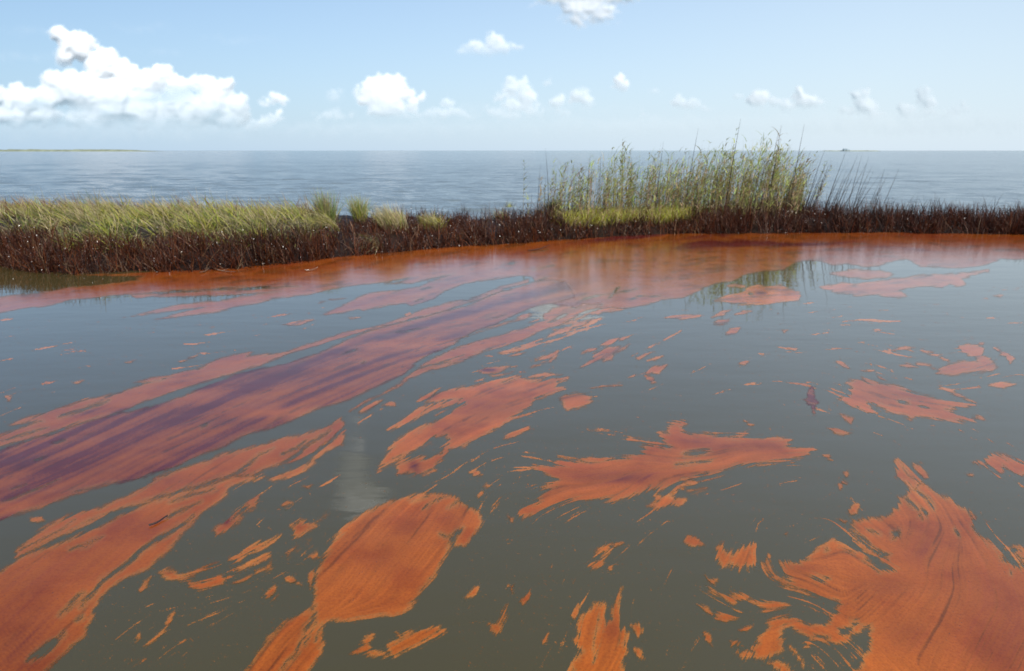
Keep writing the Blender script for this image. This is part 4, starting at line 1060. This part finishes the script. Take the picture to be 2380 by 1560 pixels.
# -- reeds: every stalk its own thing, leaves its part
def reed_mesh(seed, H, dead=False, bare=False, low=False):
    r = np.random.default_rng(seed)
    lean = r.normal(.03, .03); bend = r.normal(.10, .05)
    stem_c = np.array([[.38, .29, .16]]) if not dead else np.array([[.30, .18, .11]])
    if bare: stem_c = np.array([[.035, .025, .02]])
    topc = np.array([[.20, .24, .09]]) if not (dead or bare) else stem_c
    lowc = np.array([[.06, .028, .016]])
    seg = 7
    V, F, C = blades(np.zeros((1, 3)), np.array([H]), np.array([.011 if not bare else .019]), np.array([0.0]), np.array([lean]), np.array([bend]), stem_c, seg, True, topc)
    hgt = V[:, 2] / H
    k = np.clip(1 - hgt / .30, 0, 1)[:, None]
    C = C * (1 - k) + lowc * k
    me1 = mesh_np('reed_stem', V, F, M_REED, True, C, me_only=True)
    if bare: return me1, None
    # leaves along the stem
    nl = int(r.integers(16, 26))
    tt = np.sort(r.uniform(.28 if not low else .1, 1.0, nl))
    if dead: tt = np.sort(r.uniform(.15, .9, nl))
    ang = lean + bend * tt
    bx = np.interp(tt, [0, 1], [0, H * (lean + bend / 2)]) ; bz = H * tt * np.cos(lean + bend * tt / 2)
    L = r.uniform(.16, .36, nl) * (1 - .35 * (tt > .9))
    az = np.where(r.random(nl) < .62, r.normal(0, .7, nl), r.uniform(0, 6.28, nl))     # wind from the left
    c = np.array([[.42, .46, .13]]) * r.uniform(.45, 1.4, (nl, 1)) * np.ones((1, 3))
    yel = r.random(nl) < (.34 if not dead else 1); c[yel] = np.array([.46, .36, .19]) * r.uniform(.6, 1.2, (yel.sum(), 1))
    tanlow = (tt < .5) & (r.random(nl) < .75); c[tanlow] = np.array([.40, .27, .15]) * r.uniform(.5, 1.2, (tanlow.sum(), 1))
    V, F, C = blades(np.stack([bx, 0 * bx, bz], 1), L, r.uniform(.016, .030, nl), az, r.uniform(.3, .9, nl), r.uniform(.6, 1.9, nl), c, 4, False, facing=az + math.pi / 2 + r.normal(0, .5, nl))
    me2 = mesh_np('reed_leaf', V, F, M_GRASS, True, C, me_only=True)
    return me1, me2
PROTO = {'green': [reed_mesh(100 + i, 2.0) for i in range(8)], 'dead': [reed_mesh(200 + i, 1.9, dead=True) for i in range(6)],
         'low': [reed_mesh(300 + i, 1.1, low=True) for i in range(4)], 'bare': [reed_mesh(400 + i, 1.8, bare=True) for i in range(5)]}
G_REED = 'reeds of the clump on the bank'
def put_reed(kind, sx, d_extra, H, label, yaw=None, tilt=0.0, group=G_REED, name='reed'):
    lst = PROTO[kind]; me1, me2 = lst[int(rng.integers(len(lst)))]
    x = 0.0; y = 16.5
    for _ in range(4):
        x = (sx - 1190) / FOC * (y * cp + (CAM_H - .3) * sp_); y = float(front(x)) + d_extra
    o = bpy.data.objects.new(name, me1); col.objects.link(o)
    o.location = (x, y, float(bank_z(np.array(x), np.array(y))) - .03)
    base = {'green': 2.0, 'dead': 1.9, 'low': 1.1, 'bare': 1.8}[kind]
    s = H / base
    o.scale = (max(.8, s), max(.8, s), s)
    o.rotation_euler = (float(rng.normal(0, .04)), tilt, float(rng.normal(0, .5)) if yaw is None else yaw)
    tag(o, label, 'reed', group)
    if me2:
        c = bpy.data.objects.new('leaves', me2); col.objects.link(c); c.parent = o
    return o
def reed_height(sx):
    return np.interp(sx, [1220, 1300, 1360, 1420, 1500, 1560, 1640, 1700, 1750, 1800, 1860, 1920], [1.35, 1.45, 1.6, 1.8, 1.7, 1.7, 1.8, 1.88, 2.12, 1.88, 1.68, 1.45])
LBL = {('green', 0): 'green leaved reed in the sparse left third of the clump', ('green', 1): 'green leaved reed in the dense middle of the clump', ('green', 2): 'green leaved reed in the tall right third of the clump',
       ('dead', 0): 'withered tan reed in the sparse left third of the clump', ('dead', 1): 'withered tan reed in the dense middle of the clump', ('dead', 2): 'withered tan reed in the tall right third of the clump',
       ('bare', 0): 'dark leafless reed stalk in the left third of the clump', ('bare', 1): 'dark leafless reed stalk in the middle of the clump', ('bare', 2): 'dark leafless reed stalk in the right third of the clump',
       ('low', 0): 'short leafy reed in the left third of the clump', ('low', 1): 'short leafy reed in the middle of the clump', ('low', 2): 'short leafy reed in the tall right third of the clump'}
put_reed('green', 1216, 1.6, 1.45, 'slender leafy reed farthest left, standing alone')
put_reed('green', 1287, 1.3, 1.45, 'tall green reed rising from the dark tussock')
put_reed('dead', 1238, 1.4, 1.0, 'short brown reed between the lone left one and the tussock')
put_reed('bare', 1275, 1.8, 1.75, 'tall dark bare stalk leaning left beside the tussock', yaw=math.pi * .97)
GROUPS = {0: 'reeds in the sparse left third of the clump', 1: 'reeds in the dense middle of the clump', 2: 'reeds in the tall right third of the clump'}
def zone(sx): return 0 if sx < 1460 else (1 if sx < 1670 else 2)
for sx0, h_, k_ in ((1226, .7, 'low'), (1252, 1.2, 'dead'), (1262, .9, 'low'), (1272, 1.45, 'green'), (1281, 1.1, 'dead'), (1292, 1.3, 'green'), (1299, 1.5, 'dead')):
    put_reed(k_, sx0, float(rng.uniform(1.0, 2.0)), h_, 'thin leafy reed in the open fringe just left of the clump', group='leafy reeds at the left fringe of the clump')
nr_ = 255
for i in range(nr_):
    sx = 1300 + 590 * ((i + rng.random()) / nr_) ** .80
    if sx > 1840: sx -= 60 * rng.random() ** 2
    sx += 13 * math.sin(sx * .115) + 8 * math.sin(sx * .31 + 1)
    kind = rng.choice(['green', 'dead', 'low', 'bare'], p=[.42, .31, .15, .12])
    H = float(reed_height(sx)) * (.88 + .14 * math.sin(sx * .075 + 1.2) + .06 * math.sin(sx * .21)) * float(rng.uniform(.60, 1.10)) * (1.10 if rng.random() < .12 else 1)
    if kind == 'low': H = float(rng.uniform(.5, 1.05))
    if kind == 'bare': H *= 1.12
    tilt = float(np.interp(sx, [1300, 1600, 1750, 1900], [-.01, .02, .08, .14])) + float(rng.normal(0, .035))
    z_ = zone(sx)
    put_reed(str(kind), sx, float(rng.uniform(.9, 2.5)), H, LBL[(str(kind), z_)], tilt=tilt, group=GROUPS[z_] + ', ' + {'green': 'green leaved', 'dead': 'withered', 'low': 'short', 'bare': 'leafless'}[str(kind)])
# bare dark stalks leaning out at the right end
for sx0 in list(rng.uniform(1870, 2050, 44)):
    H = float(rng.uniform(.8, 1.75)) * (1 if sx0 < 1990 else .93)
    w_ = 'touching the right end of the clump' if sx0 < 1920 else ('midway along the leaning row' if sx0 < 1980 else 'in the outermost tuft of the leaning row')
    put_reed('bare', float(sx0) - 8, float(rng.uniform(.5, 1.7)), H, 'thin dark leafless stalk leaning right, ' + w_, tilt=float(rng.normal(.22, .05)), yaw=float(rng.normal(0, .2)),
             group='dark leaning stalks right of the clump, ' + w_, name='reed_stalk')
for sx0 in (1232, 1246, 1256, 1262, 1268, 1293, 1305, 1322, 1340):
    put_reed('bare', sx0, float(rng.uniform(1.0, 2.2)), float(rng.uniform(.7, 1.5)), 'thin dark leafless stalk in the open fringe left of the clump', tilt=float(rng.normal(-.03, .07)), group='dark stalks left of the clump', name='reed_stalk')
for sx0, h in ((2105, .55), (2120, .7), (2128, .6), (2092, .75), (2150, .4), (2170, .35)):
    put_reed('bare', sx0, 1.2, h, 'short dark stalk sticking out of the black grass far right', tilt=.22, group='short stalks in the black grass', name='reed_stalk')

def reed_mass():
    """the finer stems and leaves deep in the clump, past counting"""
    parts = []
    n = 850
    sx = 1275 + 590 * rng.random(n) ** .66 * (1 - .10 * rng.random(n) ** 3)
    y = np.full(n, 17.0); x = np.zeros(n); de = rng.uniform(.8, 2.7, n)
    for _ in range(4):
        x = (sx - 1190) / FOC * (y * cp + (CAM_H - .3) * sp_); y = front(x) + de
    z = bank_z(x, y) - .03
    H = reed_height(sx) * rng.uniform(.35, 1.0, n)
    tone = rng.random(n)
    c = np.where((tone < .5)[:, None], jitter((.48, .34, .20), n, .4, .1), jitter((.34, .38, .14), n, .35, .12))
    dk = rng.random(n) < .3; c[dk] = jitter((.06, .035, .025), dk.sum(), .4, .1)
    tilt = np.interp(sx, [1300, 1600, 1750, 1900], [.0, .03, .09, .15]) + rng.normal(0, .05, n)
    parts.append(blades(np.stack([x, y, z], 1), H, rng.uniform(.006, .010, n), np.where(tilt > 0, 0.0, math.pi) + rng.normal(0, .4, n), np.abs(tilt), rng.normal(.05, .06, n), c, 4, False, facing=rng.normal(0, .5, n)))
    # loose leaves
    m = 7600
    k = rng.integers(0, n, m); t = rng.uniform(.08, 1.0, m) ** 1.25
    bx = x[k] + tilt[k] * H[k] * t; bz = z[k] + H[k] * t
    grn = rng.random(m) < np.clip(.25 + .65 * t, 0, 1)
    c2 = np.where(grn[:, None], jitter((.42, .47, .13), m, .5, .15), jitter((.52, .38, .22), m, .4, .1))
    az = np.where(rng.random(m) < .6, rng.normal(0, .8, m), rng.uniform(0, 6.28, m))
    parts.append(blades(np.stack([bx, y[k], bz], 1), rng.uniform(.12, .30, m), rng.uniform(.012, .024, m), az, rng.uniform(.1, .8, m), rng.uniform(.3, 1.8, m), c2, 4, False, facing=az + math.pi / 2 + rng.normal(0, .6, m)))
    V, F, C = join(parts)
    o = mesh_np('reed_undergrowth', V, F, M_GRASS, True, C)
    tag(o, 'tangled fine stems and leaves filling the reed clump', kind='stuff')
reed_mass()

# broken stalks lying at the waterline, and a twig on the film
def stick(name, a, b, r, mat, label, cat, group=None, z0=.03, z1=.05, sag=.02):
    ax, ay = ground(*a, z0); bx, by = ground(*b, z1)
    p0 = np.array([float(ax), float(ay), z0]); p1 = np.array([float(bx), float(by), z1])
    n = 7; k = 6; V = []; F = []
    d = p1 - p0; d /= np.linalg.norm(d); s = np.cross(d, [0, 0, 1]); s /= np.linalg.norm(s); u = np.cross(s, d)
    for i in range(n):
        t = i / (n - 1); c = p0 * (1 - t) + p1 * t - p0 + np.array([0, 0, -sag * math.sin(math.pi * t)]) + s * math.sin(t * 5) * r * 1.5
        rr = r * (1 - .5 * t) * (1.25 if i in (2, 4) else 1)
        for j in range(k):
            q = 2 * math.pi * j / k; V.append(c + s * math.cos(q) * rr + u * math.sin(q) * rr)
    for i in range(n - 1):
        for j in range(k): F.append((i * k + j, i * k + (j + 1) % k, (i + 1) * k + (j + 1) % k, (i + 1) * k + j))
    o = mesh_np(name, np.array(V), np.array(F), mat); o.location = p0
    tag(o, label, cat, group)
M_STALK = mat_plain('wet_stalk', .2, False, (.22, .15, .10), .7, .3, 20., coat=.8)
M_TWIG = mat_plain('dark_twig', .5, False, (.05, .025, .018), .5, .3, 30.)
gS = 'broken stalks lying at the waterline'
stick('broken_stalk', (464, 633), (492, 619), .009, M_STALK, 'pale wet stalk lying at the waterline below the meadow, left one', 'stalk', gS)
stick('broken_stalk', (494, 622), (545, 632), .009, M_STALK, 'long wet stalk at the waterline below the meadow, right one', 'stalk', gS)
stick('broken_stalk', (505, 627), (530, 624), .006, M_STALK, 'short thin stalk between two longer ones at the waterline', 'stalk', gS)
stick('broken_stalk', (708, 627), (738, 622), .008, M_STALK, 'bent pale stalk at the waterline where the bank recedes', 'stalk', gS)
stick('broken_stalk', (1228, 582), (1278, 570), .010, M_TWIG, 'dark stick floating against the bank before the reeds', 'stalk', gS)
stick('broken_stalk', (80, 592), (112, 553), .010, M_STALK, 'grey stalk leaning out of the oiled grass at far left', 'stalk', gS, z0=.18, z1=.42)
stick('twig', (346, 1220), (391, 1198), .0045, M_TWIG, 'thin dark twig lying on the corner oil stream', 'twig', z0=.010, z1=.014, sag=.004)

# ------------------------------------------------------------------ the far shore
def far_strip(name, x0, x1, D, h, label, seed):
    n = 120; xs = np.linspace(x0, x1, n)
    ax = (xs - 1190) / FOC * D / cp
    t = np.linspace(0, 1, n)
    prof = h * np.clip(np.minimum(t, 1 - t) * 9, 0.05, 1) * (.6 + .7 * fbm(xs / 11, xs * 0, seed, 3))
    V = []; 
    for dy, s in ((0, 0), (4, 1), (40, .9), (60, 0)):
        V.append(np.stack([ax, np.full(n, D + dy), prof * s - (0 if s else .4)], 1))
    V = np.concatenate(V)
    i = np.arange(n - 1); F = np.concatenate([np.stack([i + k * n, i + 1 + k * n, i + 1 + (k + 1) * n, i + (k + 1) * n], 1) for k in range(3)])
    o = mesh_np(name, V, F, M_LAND, False); tag(o, label, kind='structure')
far_strip('distant_shore', -260, 415, 1500, 4.0, 'thin line of low marsh on the horizon at far left', 5)
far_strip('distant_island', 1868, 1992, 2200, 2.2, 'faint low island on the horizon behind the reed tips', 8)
def camp():
    D = 2190; px = D / cp / FOC
    root = bpy.data.objects.new('distant_stilt_house', None); col.objects.link(root)
    root.location = ((1914 - 1190) * px, D, 0)
    tag(root, 'tiny dark house on stilts on the horizon behind the reed tips', 'house')
    def bx(nm, x0, x1, y0, y1, z0, z1, ridge=0):
        v = [(x0, y0, z0), (x1, y0, z0), (x1, y1, z0), (x0, y1, z0), (x0, y0, z1), (x1, y0, z1), (x1, y1, z1), (x0, y1, z1)]
        if ridge:
            m = (y0 + y1) / 2; v[4] = (x0, m, z1); v[5] = (x1, m, z1); v[6] = (x1, m + .1, z1); v[7] = (x0, m + .1, z1)
        f = [(0, 3, 2, 1), (4, 5, 6, 7), (0, 1, 5, 4), (1, 2, 6, 5), (2, 3, 7, 6), (3, 0, 4, 7)]
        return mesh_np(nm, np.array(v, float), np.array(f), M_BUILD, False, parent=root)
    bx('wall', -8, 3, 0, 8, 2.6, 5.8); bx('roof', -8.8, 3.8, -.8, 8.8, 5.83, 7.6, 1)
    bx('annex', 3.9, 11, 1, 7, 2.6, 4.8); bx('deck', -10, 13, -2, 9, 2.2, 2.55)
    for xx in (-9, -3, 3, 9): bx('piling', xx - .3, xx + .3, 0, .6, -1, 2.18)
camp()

# ------------------------------------------------------------------ clouds
def cloud(label, puffs, cuts=(), dens=1.0, D=5200., seed=0, soft=7., base=None, rough=1.0, step=2.0, depth=.24, name='cloud', floor_soft=18.):
    """a heap of puffs: (x, y, radius) in the frame; a domed, billowing body with vapour thinning at its rim"""
    P = np.array([(p[0], p[1], p[2], p[2] * (p[3] if len(p) > 3 else 1)) for p in puffs], float)
    mg = soft * 3
    x0, x1 = (P[:, 0] - P[:, 2]).min() - mg, (P[:, 0] + P[:, 2]).max() + mg
    y0, y1 = (P[:, 1] - P[:, 3]).min() - mg, (P[:, 1] + P[:, 3]).max() + mg
    gx = np.arange(x0, x1, step); gy = np.arange(y0, y1, step)
    X, Y = np.meshgrid(gx, gy)
    s = seed * 13.7
    wx = (fbm(X / 30 + s, Y / 30, 500 + seed, 4) - .5) * 30 * rough; wy_ = (fbm(X / 30 + s, Y / 30 + 9, 520 + seed, 4) - .5) * 30 * rough
    wx += (fbm(X / 9 + s, Y / 9, 530 + seed, 3) - .5) * 9 * rough; wy_ += (fbm(X / 9 + s, Y / 9 + 9, 540 + seed, 3) - .5) * 9 * rough
    H = np.zeros(X.shape); E = np.full(X.shape, -1e9)
    for px, py, rx, ry in P:
        q = 1 - ((X + wx - px) / rx) ** 2 - ((Y + wy_ - py) / ry) ** 2
        h = np.sqrt(np.maximum(q, 0)) * min(rx, ry)
        H = np.maximum(H, h) + .25 * np.minimum(H, h) * 0
        E = np.maximum(E, q * min(rx, ry) * .5)
    # cauliflower relief
    bil_ = 0
    for k, (w, a) in enumerate(((30, 6.0), (15, 3.4), (8, 1.5))):
        nz = vnoise(X / w + s + k, Y / w + s, 560 + seed + k)
        bil_ = bil_ + (1 - np.abs(nz - .5) * 2) * a
    body = smoothstep(E, 0, 14)
    H = blur_n(blur_n(blur_n(H, 9), 7) * depth * .75 + bil_ * body * min(1, .35 + .6 * depth) * .8, 5)
    wisp = fbm(X / 7 + s, Y / 7, 590 + seed, 4) - .5
    A = blur_n(smoothstep(E + wisp * soft * 1.3, -soft * .2, soft * 1.25), 3)
    if base is not None: A = A * smoothstep(Y + (fbm(X / 22 + s, Y / 12, 610 + seed, 3) - .5) * 22, base + floor_soft * .6, base - floor_soft * 1.4)
    if base is not None:
        hgt = np.clip((base - Y) / max(20.0, base - y0 - mg), 0, 1); A = A * (.45 + .55 * smoothstep(hgt, .05, .62))  # haze-like fade put into the opacity, thinner towards the base
    for cx, cy_, rx, ry, a in cuts:
        A = A * (1 - a * np.exp(-(((X - cx) / rx) ** 2 + ((Y - cy_) / ry) ** 2)))
    A = A * dens
    m = D / FOC
    dx, dy, dz = ray(X, Y)
    nrm = np.sqrt(dx ** 2 + dy ** 2 + dz ** 2)
    def shell(sgn, off):
        t = D - sgn * H * m * .95 - off
        return np.stack([dx / nrm * t, dy / nrm * t, CAM_H + dz / nrm * t], -1)
    nr, nc = X.shape
    V = shell(1, 0).reshape(-1, 3)
    cc = np.stack([A, A, A], -1).reshape(-1, 3)
    kp = (A[:-1, :-1] > .004) | (A[1:, :-1] > .004) | (A[:-1, 1:] > .004) | (A[1:, 1:] > .004)
    ii, jj = np.nonzero(kp); a = ii * nc + jj
    F = np.stack([a, a + nc, a + nc + 1, a + 1], 1)
    uq, inv = np.unique(F.ravel(), return_inverse=True)
    V = V[uq]; cc = cc[uq]; F = inv.reshape(-1, 4)
    c0 = V.mean(0)
    o = mesh_np(name, V - c0, F, M_CLOUD, True, cc); o.location = c0
    tag(o, label, 'cloud', 'clouds over the sea')
    return o
def blur_n(a, n):
    return blur(a.astype(np.float32), n)

cloud('towering white cumulus bank, largest cloud, at the left above the sea',
 [(135, 78, 24), (160, 100, 32), (195, 110, 34), (150, 125, 30), (240, 150, 42), (290, 170, 38), (330, 200, 46), (385, 165, 22), (360, 190, 36), (415, 200, 30), (450, 190, 20), (480, 200, 26),
  (520, 210, 34), (550, 245, 34), (560, 275, 26), (125, 185, 32), (165, 175, 20), (150, 210, 36), (110, 230, 34), (200, 220, 60, .9), (260, 240, 60), (330, 250, 56), (420, 255, 56), (490, 250, 50), (40, 215, 24), (60, 240, 36), (20, 240, 30),
  (-20, 225, 34), (-60, 250, 50), (100, 265, 50, .6), (220, 275, 80, .5), (400, 275, 110, .35), (520, 275, 60, .5), (30, 272, 70, .4)],
 cuts=[(160, 158, 34, 12, .55), (115, 150, 30, 14, .6), (180, 200, 12, 6, .3), (385, 222, 55, 14, .55), (430, 212, 44, 16, .55), (170, 256, 40, 12, .5), (90, 240, 26, 14, .45), (360, 232, 70, 7, .45), (500, 268, 20, 12, .5), (245, 262, 20, 8, .4), (300, 290, 300, 16, .6)], base=296, seed=1, soft=6, depth=.9)  # some thin spots in the opacity stand in for grey shaded parts
cloud('small white puff cluster right of the large bank', [(638, 222, 20), (655, 232, 18), (620, 238, 20, .6), (652, 268, 18, .8), (630, 275, 30, .4), (600, 285, 50, .3)], dens=.75, seed=3, soft=7, base=300)
cloud('second largest white cumulus, above the sea left of centre', [(880, 190, 24), (905, 185, 22), (865, 212, 34), (915, 215, 32), (940, 215, 22), (890, 235, 44), (845, 222, 20), (900, 258, 44, .6), (978, 230, 16), (955, 245, 22), (910, 268, 60, .25)], seed=4, soft=6, base=280, dens=.93)
cloud('hazy low cloud tatters right below the second cumulus', [(1040, 262, 40, .45), (1062, 265, 24, .6), (1010, 272, 40, .3), (1085, 272, 30, .3), (1045, 235, 20, .8)], dens=.42, seed=5, soft=9, base=296)
cloud('tiny faint puff left of the second cumulus, upper', [(780, 225, 22, .6), (790, 218, 12)], dens=.35, seed=25, soft=9, base=245)
cloud('thin faint smear left of the second cumulus, lower', [(770, 270, 55, .2), (790, 262, 20, .4)], dens=.35, seed=26, soft=9, base=292)
cloud('lone elongated puff high left of the top centre cloud', [(1145, 92, 26, .8), (1110, 108, 34, .5), (1160, 108, 34, .6), (1195, 110, 26, .5), (1080, 118, 28, .35), (1135, 118, 70, .2)], seed=6, soft=8, dens=.72, base=136)
cloud('wispy cloud cut by the top edge of the view', [(1300, -10, 60, .5), (1360, 5, 70, .6), (1400, 30, 40, .7), (1345, 40, 44, .5), (1420, -20, 80, .5), (1270, 5, 40, .3), (1390, 50, 30, .4), (1340, -50, 110, .5)], seed=7, soft=12, dens=.9, rough=.9, depth=.2)
cloud('pale broken cumulus in the centre left of the reeds', [(1190, 205, 26), (1215, 200, 22), (1225, 225, 28), (1175, 220, 26, .7), (1190, 268, 40, .35), (1240, 262, 30, .5), (1150, 262, 30, .5), (1275, 190, 12), (1210, 245, 50, .4)], seed=8, soft=8, dens=.55, base=292)
cloud('small ragged pair of puffs above the left reeds', [(1295, 238, 20), (1340, 225, 24), (1358, 210, 16), (1360, 235, 20), (1310, 262, 24, .5)], seed=9, soft=8, dens=.55, base=276)
cloud('compact bright puff above the middle of the reeds', [(1445, 172, 11), (1440, 190, 20), (1452, 196, 18), (1430, 200, 14, .6)], seed=10, soft=5, dens=.85, base=215, floor_soft=8)
cloud('faint small puff right of the compact bright one', [(1520, 212, 12), (1528, 208, 8)], seed=11, soft=8, dens=.35, base=232)
cloud('faint low cloud over the tallest reeds', [(1575, 235, 18), (1600, 245, 26, .6), (1625, 254, 20, .6), (1645, 257, 14, .6)], seed=27, soft=8, dens=.5, base=274)
cloud('faint low dab under the compact bright puff', [(1490, 260, 18, .6), (1500, 264, 14, .4)], seed=28, soft=8, dens=.35, base=280)
cloud('tiny faint puff left of the flat double cumulus', [(1715, 222, 12), (1722, 226, 9)], seed=29, soft=8, dens=.35, base=242)
cloud('flat double white cumulus above the right end of the reeds', [(1765, 232, 26), (1745, 240, 20), (1800, 242, 20, .7), (1855, 218, 18), (1875, 235, 30, .8), (1905, 245, 22, .6), (1830, 245, 40, .4)], seed=12, soft=7, dens=.62, base=262)
cloud('right hand hazy cumulus, nearer the reeds', [(1990, 220, 20), (2010, 218, 16), (2010, 250, 34, .7), (2030, 268, 30, .5), (1970, 262, 26, .5)], seed=13, soft=8, dens=.45, base=284)
cloud('farthest right hazy cumulus', [(2145, 222, 18), (2155, 240, 20), (2110, 250, 28, .7), (2150, 262, 36, .4), (2225, 258, 40, .3), (2235, 240, 12)], seed=14, soft=8, dens=.42, base=280)
cloud('thin veil of haze cloud along the horizon', [(300, 300, 500, .05), (900, 300, 420, .05), (1500, 292, 420, .06), (2100, 285, 450, .07), (1200, 255, 300, .05)], seed=15, soft=16, dens=.12, D=7000, depth=.2, step=4.0)
cloud('faint high cirrus streak at upper left', [(330, 65, 70, .12), (380, 118, 60, .10), (80, 70, 80, .10), (60, 130, 100, .10), (560, 90, 90, .08)], seed=16, soft=12, dens=.13, D=8000, depth=.1, step=4.0)
cloud('high white cloud above the frame whose reflection glows in the water', [(742, -430, 24), (726, -500, 36), (712, -575, 52), (705, -650, 76), (718, -715, 92), (765, -740, 58)], seed=17, soft=30, dens=.6, D=5000, rough=1.3, depth=.4, step=4.0)
print('built', len(bpy.data.objects))
